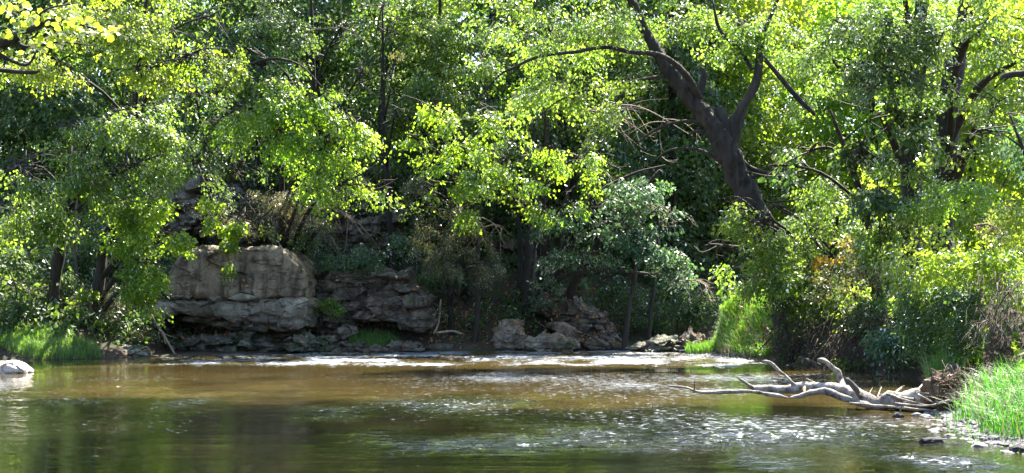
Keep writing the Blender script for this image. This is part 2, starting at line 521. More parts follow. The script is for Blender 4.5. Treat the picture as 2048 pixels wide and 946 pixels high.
# ------------------------------------------------------------------ mesh collectors
class Tubes:
    def __init__(self):
        self.v, self.f, self.n = [], [], 0

    def add(self, pts, rad, sides=6, rough=0.0, seed=0, fine=1.0):
        P = np.asarray(pts, float)
        R = np.asarray(rad, float)
        if R.ndim == 0:
            R = np.full(len(P), float(R))
        T = unit(np.gradient(P, axis=0))
        up = np.array([0.0, 1.0, 0.0])
        if abs(T[0] @ up) > .9:
            up = np.array([1.0, 0, 0])
        U = unit(np.cross(T, up)); W = np.cross(T, U)
        a = np.linspace(0, 2 * math.pi, sides, endpoint=False)
        V = P[:, None, :] + R[:, None, None] * (np.cos(a)[None, :, None] * U[:, None, :] + np.sin(a)[None, :, None] * W[:, None, :])
        V = V.reshape(-1, 3)
        if rough:
            dirv = V - np.repeat(P, sides, 0)
            V = V + dirv * (rough * fbm(V * np.array([4.5, 4.5, 1.6]) * fine, seed, 3))[:, None]
        n = len(P)
        i = np.arange(n * sides).reshape(n, sides)
        j = np.roll(i, -1, 1)
        F = np.stack([i[:-1].ravel(), j[:-1].ravel(), j[1:].ravel(), i[1:].ravel()], 1)
        base = self.n
        caps = []
        V = np.vstack([V, P[0], P[-1]])
        c0, c1 = n * sides, n * sides + 1
        for k in range(sides):
            caps.append((c0, j[0, k], i[0, k], c0))
            caps.append((c1, i[-1, k], j[-1, k], c1))
        self.v.append(V)
        self.f += [(F + base).tolist(), [[q + base for q in c[:3]] for c in caps]]
        self.n += len(V)
        return self

    def build(self, name, mat, parent=None, smooth=True):
        quads = [f for k, l in enumerate(self.f) if k % 2 == 0 for f in l]
        tris = [f for k, l in enumerate(self.f) if k % 2 == 1 for f in l]
        loops = np.array([q for f in quads for q in f] + [q for f in tris for q in f], np.int32)
        sizes = np.array([4] * len(quads) + [3] * len(tris), np.int32)
        return mesh_obj(name, np.vstack(self.v), None, mat, parent, smooth, loops=loops, sizes=sizes)


def smooth_path(pts, rad=None, sub=5):
    P = np.asarray(pts, float)
    n = len(P)
    Q = np.vstack([2 * P[0] - P[1], P, 2 * P[-1] - P[-2]])
    out, ro = [], []
    for k in range(n - 1):
        p0, p1, p2, p3 = Q[k], Q[k + 1], Q[k + 2], Q[k + 3]
        for s in range(sub):
            t = s / sub
            out.append(.5 * ((2 * p1) + (-p0 + p2) * t + (2 * p0 - 5 * p1 + 4 * p2 - p3) * t * t + (-p0 + 3 * p1 - 3 * p2 + p3) * t ** 3))
            if rad is not None:
                ro.append(rad[k] * (1 - t) + rad[k + 1] * t)
    out.append(P[-1])
    if rad is not None:
        ro.append(rad[-1])
        return np.array(out), np.array(ro)
    return np.array(out)


SHAPES = {
    # along, across, lift ; faces
    'ovate': (np.array([[0, 0, 0], [.30, .30, .07], [.68, .27, .05], [1, 0, -.06], [.68, -.27, .05], [.30, -.30, .07]]), [[0, 3, 2, 1], [0, 5, 4, 3]]),
    'round': (np.array([[0, 0, 0], [.28, .42, .08], [.72, .38, .06], [1, 0, -.06], [.72, -.38, .06], [.28, -.42, .08]]), [[0, 3, 2, 1], [0, 5, 4, 3]]),
    'rhomb': (np.array([[0, 0, 0], [.45, .36, .08], [1, 0, -.04], [.45, -.36, .08]]), [[0, 2, 1], [0, 3, 2]]),
    'thin': (np.array([[0, 0, 0], [.4, .15, .03], [1, 0, -.05], [.4, -.15, .03]]), [[0, 2, 1], [0, 3, 2]]),
}


def leaf_mesh(name, P, D, N, S, T, shape, mat, parent=None):
    sh, fc = SHAPES[shape]
    n = len(P)
    D = unit(D)
    N = unit(N - D * np.sum(N * D, 1, keepdims=True))
    B = np.cross(N, D)
    V = (P[:, None, :] + S[:, None, None] * (sh[None, :, 0, None] * D[:, None, :] + sh[None, :, 1, None] * B[:, None, :] + sh[None, :, 2, None] * N[:, None, :]))
    m = len(sh)
    F = (np.arange(n)[:, None, None] * m + np.array(fc)[None]).reshape(-1, len(fc[0]))
    return mesh_obj(name, V.reshape(-1, 3), F, mat, parent, tint=np.repeat(T, m))


def sprays(rng, C, OUT, R, k, size, droop=.25, flat=.55, tint0=None):
    """leaves on flat fans of twigs: C centres, OUT outward directions"""
    m = len(C)
    OUT = unit(OUT)
    up = np.array([0, 0, 1.0]) + OUT * .55 + rng.normal(0, .28, (m, 3))
    Nn = unit(up)
    Dd = unit(OUT - Nn * np.sum(OUT * Nn, 1, keepdims=True))
    Sd = np.cross(Nn, Dd)
    a = (rng.integers(-2, 3, (m, k)) * .5 + rng.normal(0, .13, (m, k)))
    r = R * np.sqrt(rng.uniform(.02, 1, (m, k))) * rng.uniform(.75, 1.25, (m, 1))
    ca, sa = np.cos(a)[..., None], np.sin(a)[..., None]
    P = C[:, None, :] + (r[..., None] * (ca * Dd[:, None] + sa * Sd[:, None]))
    P = P + Nn[:, None] * rng.normal(0, .05 * R / .45, (m, k, 1))
    P[..., 2] -= droop * (r ** 2) / R
    a2 = a + rng.choice([-1, 1], (m, k)) * rng.uniform(.3, 1.2, (m, k))
    L = np.cos(a2)[..., None] * Dd[:, None] + np.sin(a2)[..., None] * Sd[:, None]
    L[..., 2] -= rng.uniform(.1, 1.2, (m, k))
    NN = Nn[:, None] + rng.normal(0, flat, (m, k, 3))
    S = size * rng.uniform(.45, 1.4, (m, k))
    t0 = rng.uniform(.15, .85, (m, 1)) if tint0 is None else tint0[:, None]
    T = np.clip(t0 + rng.normal(0, .2, (m, k)), 0, 1)
    sticks = [(C - Dd * R * .35, C + Dd * R * .8 - np.array([0, 0, droop * R * .5]))]
    return P.reshape(-1, 3), L.reshape(-1, 3), NN.reshape(-1, 3), S.ravel(), T.ravel(), sticks


def sticks_mesh(name, A, B, r, mat, parent):
    """many tapering three-sided twigs as one part"""
    n = len(A)
    D = unit(B - A)
    U = unit(np.cross(D, np.array([0.3, 1, .2])))
    W = np.cross(D, U)
    ang = np.array([0, 2.094, 4.189])
    ring = r * (np.cos(ang)[None, :, None] * U[:, None] + np.sin(ang)[None, :, None] * W[:, None])
    V = np.concatenate([A[:, None] + ring, B[:, None]], 1)
    F = (np.arange(n)[:, None, None] * 4 + np.array([[0, 1, 3], [1, 2, 3], [2, 0, 3]])[None]).reshape(-1, 3)
    return mesh_obj(name, V.reshape(-1, 3), F, mat, parent)


# places that stand in full sun: the canopy has gaps on their way to the sun (point, radius)
SUNSPOTS = [(at(1500, 635, 41.6), 1.2), (at(1470, 670, 41.0), .9), (at(1410, 700, 42.8), .8), (at(1888, 715, 28.2), .6), (at(110, 690, 40.9), .6), (at(30, 690, 40.3), .4), (at(1190, 635, 48.2), .45),
            (at(1160, 600, 48.2), .3), (at(930, 300, 44.6), 1.1), (at(640, 250, 42.8), 1.6), (at(700, 330, 42.7), 1.0), (at(290, 250, 40.1), 1.2), (at(300, 430, 41.5), 1.0), (at(310, 520, 41.5), .7), (at(1960, 430, 29.2), .7),
            (at(1490, 250, 58), 3.0), (at(1420, 480, 37.7), .7), (at(1095, 340, 44.1), .8), (at(1660, 220, 33.6), .7), (at(860, 470, 45), .4), (at(450, 440, 44.3), .4), (at(1400, 540, 44.5), .5), (at(320, 80, 42), 1.2), (at(1250, 395, 45.2), 1.0), (at(1340, 440, 44.8), .9), (at(1180, 470, 45.3), .7), (at(1400, 510, 44.4), .7), (at(540, 360, 44.2), .8)]
SUNA = np.array(SUNV[:])


def shaded_gap(C, soft=1.0):
    """True for points that would stand between a sunlit place and the sun"""
    bad = np.zeros(len(C), bool)
    for p, r in SUNSPOTS:
        d = C - p
        t = d @ SUNA
        l = np.linalg.norm(d - t[:, None] * SUNA, axis=1)
        bad |= (t > r * 1.3) & (l < r * soft)
    return bad


def plant(name, label, cat, base, blobs, mat, size=.13, shape='rhomb', group=None, trunk=None, trad=.12, bark=None, k=28, R=.5,
          droop=.25, limbs=True, seed=1, lean=0.0, flat=.55, stick=.011, foliage='crown', stem='trunk', extra=None, hang=0.0, dens=1.0, bias=(0, 0)):
    """blobs: (px, py, Y, half width px, half height px, half depth m, density)"""
    rng = np.random.default_rng(seed)
    bark = bark or BARK
    size *= .88
    if shape == 'ovate' and size < .14:
        shape = 'rhomb'
    bx, by = base
    root = thing(name, (bx, by, ground(bx, by)), label, cat, group)
    bz = ground(bx, by)
    cs = []
    PP = [[], [], [], [], []]
    SA, SB = [], []
    bough_paths = []
    for (px, py, Y, hw, hh, hd, den) in blobs:
        c = at(px, py, Y)
        m = Y / FPX
        rx, rz = hw * m, hh * m
        cs.append((c, rx, rz))
        area = math.pi * rx * rz
        n = max(4, int(area * 30 * den * dens * (28 / k) * (.13 / size) ** 1.3))
        nb = max(2, int(n / 13))
        ext = np.array([rx, hd, rz])
        ub = unit(rng.normal(0, 1, (nb, 3)) + np.array([bias[0] * .8, -.15, .1]))
        lob = 1 + .35 * fbm(ub * 1.9 + seed, seed, 2)[:, None]
        tip = c + ub * ext * lob * rng.uniform(.75, 1.25, (nb, 1))
        root_ = c + (tip - c) * rng.uniform(-.25, .25, (nb, 1)) + rng.normal(0, .12, (nb, 3)) - np.array([bias[0], 0, 0]) * rx * .35
        tip[:, 2] -= rng.uniform(.0, .35, nb) * (1 + hang) * min(rz, .8) - bias[1] * rz * .5
        bi = rng.integers(0, nb, n)
        tt = rng.uniform(.05, 1, n) ** .75
        bd = tip - root_
        bl_ = np.linalg.norm(bd[:, :2], axis=1)
        sd = unit(np.column_stack([-bd[:, 1], bd[:, 0], bd[:, 0] * 0]) + 1e-6)
        lat = rng.uniform(-1, 1, n)
        wid = (.16 + .30 * (1 - tt)) * np.clip(bl_[bi], .4, 1.5)
        C = root_[bi] + bd[bi] * tt[:, None] + sd[bi] * (lat * wid)[:, None] + rng.normal(0, .05, (n, 3))
        C[:, 2] += .22 * np.clip(bl_[bi], .3, 1.4) * (tt - tt ** 2) * 2 - .12 * lat ** 2
        hz = fbm(C * 1.1, seed + 5, 3)
        keep = (hz > -.25) & (fbm(C * .5, seed + 77, 2) > -.25) & ~shaded_gap(C)      # gaps between the boughs
        C, bi, tt, lat = C[keep], bi[keep], tt[keep], lat[keep]
        OUT = unit(bd[bi]) + sd[bi] * lat[:, None] * .9 + rng.normal(0, .2, C.shape)
        OUT[:, 2] = OUT[:, 2] * .4 - .12 - hang * .5
        t0 = np.clip(.5 + .9 * fbm(C * .8, seed + 11, 2) + rng.normal(0, .1, len(C)), 0, 1)
        for b_ in range(nb):
            if np.linalg.norm(bd[b_]) > .4:
                bough_paths.append((root_[b_], tip[b_]))
        r = sprays(rng, C, OUT, R, k, size, droop, flat, t0)
        for q in range(5):
            PP[q].append(r[q])
        SA.append(r[5][0][0]); SB.append(r[5][0][1])
    P, D, N, S, T = [np.concatenate(q) for q in PP]
    ok = (P[:, 2] > .05) | (P[:, 1] > 90)
    P, D, N, S, T = P[ok], D[ok], N[ok], S[ok], T[ok]
    leaf_mesh(foliage, P, D, N, S, T, shape, LM[mat], root)
    SA, SB = np.concatenate(SA), np.concatenate(SB)
    tag(sticks_mesh('twigs', SA, SB, stick, bark, root), kind='stuff')
    if limbs or extra:
        bt = Tubes()
        for a_, b_ in bough_paths:
            p_ = smooth_path([a_, (a_ + b_) / 2 + np.array([0, 0, .1 * np.linalg.norm(b_ - a_)]), b_], None, 2)
            bt.add(p_, np.linspace(.018, .006, len(p_)), 3)
        if bough_paths:
            tag(bt.build('boughs', bark, root), kind='stuff')
    # trunk and limbs
    if trunk is None:
        top = max(cs, key=lambda q: q[0][2])[0]
        b = np.array([bx, by, bz - .2])
        mid = b * .5 + top * .5 + rng.normal(0, .25, 3)
        mid[:2] = b[:2] * .65 + top[:2] * .35 + rng.normal(0, .15, 2)
        tp, tr = smooth_path([b, mid, top], [trad, trad * .7, trad * .25], 6)
    else:
        tp, tr = smooth_path(trunk[0], trunk[1], 6)
    tb = Tubes()
    if name == 'leaning_tree':
        tp, tr = smooth_path(trunk[0], trunk[1], 18)
    tb.add(tp, tr * (1 + .5 * np.exp(-np.arange(len(tr)) * (.4 if name == 'leaning_tree' else 1.2))) * (1 + .10 * vnoise(tp * 1.7, seed)), 30 if name == 'leaning_tree' else 9, .55, seed, 2.6 if name == 'leaning_tree' else 1.0)
    tb.build(stem, bark, root)
    if limbs:
        for (c, rx, rz) in cs:
            # leave the trunk somewhat below the bough
            w = np.abs(tp[:, 2] - (c[2] - .45 * np.linalg.norm((tp - c)[:, :2], axis=1)))
            i = int(np.argmin(w + .05 * np.linalg.norm(tp - c, axis=1)))
            i = min(max(i, 1), len(tp) - 2)
            s = tp[i]
            if np.linalg.norm(s - c) < .5:
                continue
            mid = (s + c) / 2 + np.array([0, 0, .12 * np.linalg.norm(c - s)]) + rng.normal(0, .1, 3)
            lp, lr = smooth_path([s, mid, c, c + (c - mid) * .3 + rng.normal(0, .1, 3)], [tr[i] * .55, tr[i] * .38, .03, .012], 4)
            t = Tubes().add(lp, np.minimum(lr, .11), 6, .2, seed)
            for q in range(5):
                j = rng.integers(len(lp) // 3, len(lp) - 1)
                e = c + rng.normal(0, .55, 3) * np.array([rx, .5, rz])
                pth = smooth_path([lp[j], (lp[j] + e) / 2 + rng.normal(0, .12, 3), e], None, 3)
                t.add(pth, np.linspace(min(.03, lr[j]), .006, len(pth)), 4)
            t.build('limb', bark, root)
    if extra:
        for pts, rads in extra:
            q, r_ = smooth_path(pts, rads, 5)
            Tubes().add(q, r_, 7, .25, seed).build('limb', bark, root)
    return root


# ------------------------------------------------------------------ rocks
def rock(name, top, bot, Y, depth, mat, parent=None, seed=1, n=34, e=5.0, facet=.16, rough=.10, strata=.10, smooth=False, slope=0.0, cell=1.0, lean=0.0):
    """a block whose front shows between the pixel lines top and bot; Y is the front face, depth its size away from the camera"""
    nx, ny, nz = n, max(8, int(n * .35)), max(10, int(n * .6))
    faces, idx, verts = [], {}, []

    def vid(i, j, k):
        key = (i, j, k)
        if key not in idx:
            idx[key] = len(verts)
            verts.append((i / nx * 2 - 1, j / ny * 2 - 1, k / nz * 2 - 1))
        return idx[key]
    for i in range(nx):
        for k in range(nz):
            faces.append([vid(i, 0, k), vid(i + 1, 0, k), vid(i + 1, 0, k + 1), vid(i, 0, k + 1)])
            faces.append([vid(i, ny, k), vid(i, ny, k + 1), vid(i + 1, ny, k + 1), vid(i + 1, ny, k)])
    for j in range(ny):
        for k in range(nz):
            faces.append([vid(0, j, k), vid(0, j, k + 1), vid(0, j + 1, k + 1), vid(0, j + 1, k)])
            faces.append([vid(nx, j, k), vid(nx, j + 1, k), vid(nx, j + 1, k + 1), vid(nx, j, k + 1)])
    for i in range(nx):
        for j in range(ny):
            faces.append([vid(i, j, 0), vid(i, j + 1, 0), vid(i + 1, j + 1, 0), vid(i + 1, j, 0)])
            faces.append([vid(i, j, nz), vid(i + 1, j, nz), vid(i + 1, j + 1, nz), vid(i, j + 1, nz)])
    p = np.array(verts)
    s = (np.abs(p) ** e).sum(1) ** (-1 / e) * np.abs(p).max(1)
    q = p * s[:, None]
    top = np.array(top, float); bot = np.array(bot, float)
    x0, x1 = min(top[0, 0], bot[0, 0]), max(top[-1, 0], bot[-1, 0])
    pxx = x0 + (q[:, 0] + 1) / 2 * (x1 - x0)
    ty = np.interp(pxx, top[:, 0], top[:, 1]); by = np.interp(pxx, bot[:, 0], bot[:, 1])
    pyy = by + (q[:, 2] + 1) / 2 * (ty - by)
    m = Y / FPX
    c = at(1024, 473, Y)
    X = (pxx - 1024) * m
    Z = np.array([at(1024, v, Y)[2] for v in (0.0, 1000.0)])
    Zz = Z[0] + (Z[1] - Z[0]) * pyy / 1000.0
    Yy = Y + (q[:, 1] + 1) / 2 * depth + slope * (Zz - Zz.min()) + lean * (X - X.mean())
    V = np.column_stack([X, Yy, Zz])
    cen = V.mean(0)
    nrm = unit((V - cen) / np.array([np.ptp(X), depth, np.ptp(Zz)]) ** 1.0 * np.abs(q) ** 2 * np.sign(1) + 1e-6)
    sc = np.array([.95, .95, 1.7]) * cell
    wv = V * sc + .10 * np.stack([fbm(V * 1.3, seed + 2, 2), fbm(V * 1.3, seed + 3, 2), fbm(V * 1.3, seed + 4, 2)], 1)
    f1, f2, cid = voro(wv, seed)
    g1, g2, gid = voro(wv * 2.6, seed + 50)
    lay = _hash(np.floor(V[:, 2] * 3.4 + fbm(V * .7, seed, 2) * .9).astype(np.int64), (V[:, 2] * 0).astype(np.int64), (V[:, 2] * 0).astype(np.int64), seed + 70)
    disp = f2 * facet * 2.6 + (cid - .5) * facet * .5 + g2 * facet * .8 + (lay - .5) * strata * 2 + fbm(V * 1.1, seed + 6, 5) * rough * 1.8 + fbm(V * 9, seed + 8, 3) * rough * .5
    V = V + nrm * disp[:, None] * np.array([1, 1, .7])
    return mesh_obj(name, V, faces, mat, parent, smooth)


def boulder(name, c, size, mat, seed, label=None, cat=None, group=None, n=9, parent=None, facet=.16, e=3.0, rz=0.0, smooth=False):
    """a loose stone: c its centre, size its three extents"""
    bm = bmesh.new()
    bmesh.ops.create_cube(bm, size=2)
    bmesh.ops.subdivide_edges(bm, edges=bm.edges[:], cuts=n, use_grid_fill=True)
    p = np.array([v.co[:] for v in bm.verts])
    F = [[v.index for v in f.verts] for f in bm.faces]
    bm.free()
    s = (np.abs(p) ** e).sum(1) ** (-1 / e) * np.abs(p).max(1)
    q = p * s[:, None]
    u = unit(q)
    f1, f2, cid = voro(q * 1.25 + seed, seed)
    g = fbm(q * 1.6 + seed, seed, 4)
    q = q * (1 + facet * f2 * 2.0 + facet * 1.4 * g)[:, None]
    q = q * np.array(size) / 2
    cr, sr = math.cos(rz), math.sin(rz)
    q = q @ np.array([[cr, sr, 0], [-sr, cr, 0], [0, 0, 1]])
    o = mesh_obj(name, q, F, mat, parent, smooth)
    o.location = tuple(float(v) for v in c)
    return tag(o, label, cat, group)


def build_rocks():
    # the big overhanging outcrop on the left
    b = gp(470, 707)
    r = thing('rock_outcrop', (b[0], 45.8, 0), 'massive block of streaked brown limestone overhanging the left water edge', 'rock outcrop')
    Y = 44.5
    rock('cap_block', [(326, 545), (345, 512), (400, 498), (470, 500), (540, 497), (575, 508), (600, 528), (606, 545)], [(326, 604), (400, 600), (480, 606), (560, 602), (606, 606)],
         Y, 3.4, ROCK1, r, 3, 110, 9, .095, .045, .02, cell=.75)
    rock('thin_ledge', [(452, 598), (480, 590), (508, 594)], [(452, 604), (480, 607), (508, 604)], Y - .28, .7, ROCKG, r, 5, 20, 3, .02, .02, .0)
    rock('side_ledge', [(282, 612), (310, 604), (352, 608)], [(282, 636), (310, 640), (352, 632)], Y - .15, 1.6, ROCKG, r, 9, 26, 4, .08, .05, .05)
    rock('middle_ledge', [(335, 606), (420, 602), (520, 600), (614, 600)], [(335, 626), (390, 636), (440, 640), (500, 648), (560, 656), (614, 668)], Y - .12, 3.0, ROCKG, r, 13, 100, 7, .15, .05, .05, cell=1.05)
    rock('under_ledge', [(342, 630), (450, 640), (560, 650), (590, 652)], [(342, 646), (450, 660), (500, 664), (560, 668), (590, 668)], Y + .35, 2.6, ROCKM, r, 17, 70, 5, .12, .06, .06, cell=1.6)
    rock('base_ledge', [(318, 672), (380, 668), (450, 672), (530, 668), (556, 690)], [(318, 712), (430, 712), (556, 712)], Y + .5, 2.6, ROCKM, r, 21, 80, 4, .16, .12, .16, cell=2.0)
    rock('back_wall_block', [(330, 640), (450, 640), (606, 640)], [(330, 712), (450, 712), (606, 712)], Y + 1.6, 1.6, ROCK2, r, 25, 40, 6, .1, .1, .1)
    rock('corner_block', [(562, 688), (600, 672), (626, 680)], [(562, 710), (600, 710), (626, 710)], Y + .2, 2.0, ROCKM, r, 28, 36, 4, .12, .1, .1, cell=1.8)
    # the lower outcrop to its right
    r = thing('rock_outcrop', (gp(740, 704)[0], 47.5, 0), 'lower dark limestone outcrop with cap ledge and hollows beneath, right of the big block', 'rock outcrop')
    Y = 46.6
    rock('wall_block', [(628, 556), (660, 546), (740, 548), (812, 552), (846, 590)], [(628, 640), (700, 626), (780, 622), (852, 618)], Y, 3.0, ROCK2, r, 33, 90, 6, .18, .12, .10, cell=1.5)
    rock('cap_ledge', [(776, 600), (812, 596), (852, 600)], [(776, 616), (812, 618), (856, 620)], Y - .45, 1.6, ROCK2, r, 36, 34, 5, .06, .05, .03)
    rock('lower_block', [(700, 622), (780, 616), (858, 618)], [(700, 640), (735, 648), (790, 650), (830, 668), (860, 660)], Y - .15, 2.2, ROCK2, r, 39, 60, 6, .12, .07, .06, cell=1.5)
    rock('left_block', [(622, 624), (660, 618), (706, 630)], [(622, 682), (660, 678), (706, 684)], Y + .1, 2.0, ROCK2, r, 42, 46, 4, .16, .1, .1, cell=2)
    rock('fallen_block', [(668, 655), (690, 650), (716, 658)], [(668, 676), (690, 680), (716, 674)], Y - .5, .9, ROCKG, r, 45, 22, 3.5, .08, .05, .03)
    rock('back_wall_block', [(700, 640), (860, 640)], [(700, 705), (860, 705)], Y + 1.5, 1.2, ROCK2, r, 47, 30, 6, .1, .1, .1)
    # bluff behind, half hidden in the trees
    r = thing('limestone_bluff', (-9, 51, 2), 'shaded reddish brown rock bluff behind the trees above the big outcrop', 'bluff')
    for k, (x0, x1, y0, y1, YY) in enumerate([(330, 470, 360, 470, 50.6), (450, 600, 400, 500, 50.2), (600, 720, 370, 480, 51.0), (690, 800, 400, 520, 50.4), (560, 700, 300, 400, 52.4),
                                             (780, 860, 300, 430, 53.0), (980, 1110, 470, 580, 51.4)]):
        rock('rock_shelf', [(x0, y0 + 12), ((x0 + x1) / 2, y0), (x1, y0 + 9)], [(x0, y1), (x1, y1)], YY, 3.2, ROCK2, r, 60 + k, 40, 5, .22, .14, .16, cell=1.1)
    # big tilted slab with leaf litter
    r = thing('tilted_slab', (gp(1160, 702)[0], 48.5, 0), 'huge brown tilted rock slab sprinkled with orange fallen leaves, dark hollow at its left', 'rock')
    Y = 47.6
    rock('slab', [(1082, 600), (1096, 576), (1130, 588), (1180, 622), (1225, 652), (1246, 690)], [(1082, 640), (1110, 652), (1150, 685), (1200, 702), (1246, 704)], Y, 3.2, ROCK2, r, 81, 84, 6, .16, .10, .22, slope=.25, cell=1.2)
    rock('under_slab', [(1100, 650), (1130, 650), (1190, 676), (1230, 694)], [(1100, 664), (1130, 676), (1180, 706), (1230, 708)], Y - .3, 1.6, ROCK2, r, 84, 40, 5, .08, .06, .06)
    rock('rear_block', [(1040, 612), (1070, 590), (1110, 596)], [(1040, 700), (1110, 704)], Y + 2.2, 1.6, ROCK2, r, 86, 30, 5, .12, .1, .1)
    # boulders at its foot
    b1 = rock('boulder', [(988, 664), (1006, 648), (1030, 644), (1046, 654)], [(996, 702), (1020, 706), (1048, 706)], 46.9, 1.3, ROCKP, None, 91, 34, 6, .07, .05, .05, cell=2)
    tag(b1, 'blocky pale boulder with red leaves on top at the far water edge', 'boulder')
    b2 = rock('boulder', [(1052, 688), (1085, 674), (1120, 676), (1156, 688)], [(1052, 706), (1100, 708), (1157, 706)], 46.4, 1.2, ROCKP, None, 94, 34, 3, .08, .05, .03, cell=2)
    tag(b2, 'low rounded pale boulder at the water edge in front of the tilted slab', 'boulder')
    b3 = rock('boulder', [(1040, 684), (1056, 674), (1074, 684)], [(1040, 706), (1074, 706)], 46.9, .8, ROCKP, None, 97, 22, 3, .06, .05, .03, cell=2)
    tag(b3, 'small grey rock wedged between the blocky and the rounded boulder', 'boulder')
    w = rock('boulder', [(-22, 738), (-6, 724), (18, 724), (36, 734), (50, 746)], [(-22, 758), (14, 756), (50, 752)], 32.6, .9, ROCKW, None, 101, 34, 2.8, .035, .03, .0, cell=2, smooth=True)
    tag(w, 'whitish sunlit boulder standing in the river at the left edge', 'boulder')
    # low rock ledges along the far water edge
    rng = np.random.default_rng(5)
    lab = [('low rock ledge at the waterline under the left grass', 130, 702, 90, 20), ('dark flat ledge under the grass at far left waterline', 60, 706, 60, 14),
           ('wet dark ledge below the fallen twig left of the outcrop', 250, 700, 60, 16),
           ('flat rocks at the waterline below the green grass by the lower outcrop', 690, 694, 120, 16),
           ('broken ledge rocks at the foot of the lower outcrop, left end', 640, 680, 60, 26),
           ('low dark ledge at the waterline right of the grass tuft', 800, 697, 110, 10),
           ('flat grey ledge in front of the far stream bend', 1330, 682, 50, 20), ('squared dark block beside the far stream bend', 1385, 678, 40, 24),
           ('long low ledge below the thin slanting trunk', 1290, 694, 60, 10)]
    for k, (l, px, py, w_, h_) in enumerate(lab):
        g = gp(px, 706 if px > 500 else 716)
        o = rock('rock_ledge', [(px - w_ / 2, py + h_ * .15), (px, py - h_ * .2), (px + w_ / 2, py + h_ * .1)], [(px - w_ / 2, py + h_), (px + w_ / 2, py + h_)],
                 g[1] + .35, 1.1, ROCKM if k % 2 == 0 else ROCK2, None, 120 + k, 30, 4, .12, .09, .10, cell=2)
        tag(o, l, 'rock')


def scatter_stones():
    rng = np.random.default_rng(21)
    # named larger stones on the near shore
    big = [(1760, 772, .0, 0, '', None)]
    spec = [('flat tan rock with a wet dark side on the shore below the near grass', 1995, 862, .42, .24, .20, STONE),
            ('grey slab leaning on the tan rock at the near shore', 1952, 858, .34, .2, .10, STONE),
            ('pale round stone in the shallows below the tan rock', 1988, 886, .17, .12, .11, STONE),
            ('dark wet stone alone in the shallow water off the near shore', 1862, 886, .30, .2, .10, STONED),
            ('small dark stone by the driftwood root in the shallows', 1796, 834, .16, .12, .10, STONED),
            ('flat white stone beside the driftwood root plate', 1868, 828, .26, .14, .07, STONE),
            ('dark stone at the lower right corner of the shore', 2035, 903, .22, .16, .1, STONED),
            ('rounded grey stone half under water near the driftwood root', 1834, 832, .14, .1, .07, STONE)]
    for k, (l, px, py, sx, sy, sz, m) in enumerate(spec):
        g = gp(px, py)
        boulder('stone', (g[0], g[1], max(ground(g[0], g[1]), 0) + sz * .15), (sx, sy, sz), m, 200 + k, l, 'stone', n=7, e=2.6, rz=rng.uniform(0, 3), smooth=True)
    protos = []
    n = 0
    tries = 0
    while n < 130 and tries < 4000:
        tries += 1
        px = rng.uniform(1850, 2060)
        py = rng.uniform(815, 915)
        g = gp(px, py)
        h = ground(g[0], g[1])
        ds = seg_dist(np.array([g[:2]]), RIVER[NL:])[0]
        if ds > .75 or (h < 0 and ds > .3):
            continue
        if len(protos) < 8:
            s = rng.uniform(.07, .2)
            o = boulder('stone', (0, 0, 0), (s, s * rng.uniform(.6, .9), s * rng.uniform(.3, .6)), STONE if rng.random() < .75 else STONED, 230 + n, n=4, e=2.5, smooth=True)
            protos.append(o)
        else:
            o = protos[int(rng.integers(8))].copy()
            COL.objects.link(o)
            s = rng.uniform(.5, 1.1)
            o.scale = (s, s, s)
        o.location = (g[0], g[1], max(h, -.02) + .015)
        o.rotation_euler = (0, 0, rng.uniform(0, 6))
        tag(o, 'small grey stone among many lying along the near right shore', 'stone', 'small stones along the near shore')
        n += 1
    # fine gravel
    for (nm, lb, fx, fy, cnt, smin, smax) in (('gravel', 'fine grey gravel on the near right shore', (1845, 2075), (812, 925), 3600, .012, .05),
                                              ('gravel', 'pale gravel on the small bar below the bright grass', (1360, 1490), (708, 727), 1400, .02, .08)):
        V, F = [], []
        px = rng.uniform(*fx, cnt * 3); py = rng.uniform(*fy, cnt * 3)
        G = np.array([gp(a, b) for a, b in zip(px, py)])
        H = heights(G)
        ds = seg_dist(G[:, :2], RIVER[NL:])
        ok = (ds < 1.1) & (H > -.05)
        G, H = G[ok][:cnt], H[ok][:cnt]
        s = rng.uniform(smin, smax, len(G))
        t = np.array([[1, 0, 0], [0, 1, 0], [-1, 0, 0], [0, -1, 0], [0, 0, .6], [0, 0, -.4]])
        th = rng.uniform(0, 6.3, len(G))
        R = np.stack([np.stack([np.cos(th), -np.sin(th), th * 0], 1), np.stack([np.sin(th), np.cos(th) * .8, th * 0], 1), np.stack([th * 0, th * 0, th * 0 + 1], 1)], 1)
        vv = np.einsum('nij,kj->nki', R, t) * s[:, None, None] * rng.uniform(.75, 1.2, (len(G), 6, 1))
        vv = vv + np.column_stack([G[:, :2], H + .008])[:, None]
        f = np.array([[0, 1, 4], [1, 2, 4], [2, 3, 4], [3, 0, 4], [1, 0, 5], [2, 1, 5], [3, 2, 5], [0, 3, 5]])
        FF = (np.arange(len(G))[:, None, None] * 6 + f[None]).reshape(-1, 3)
        tag(mesh_obj(nm, vv.reshape(-1, 3), FF, STONE), lb, kind='stuff')


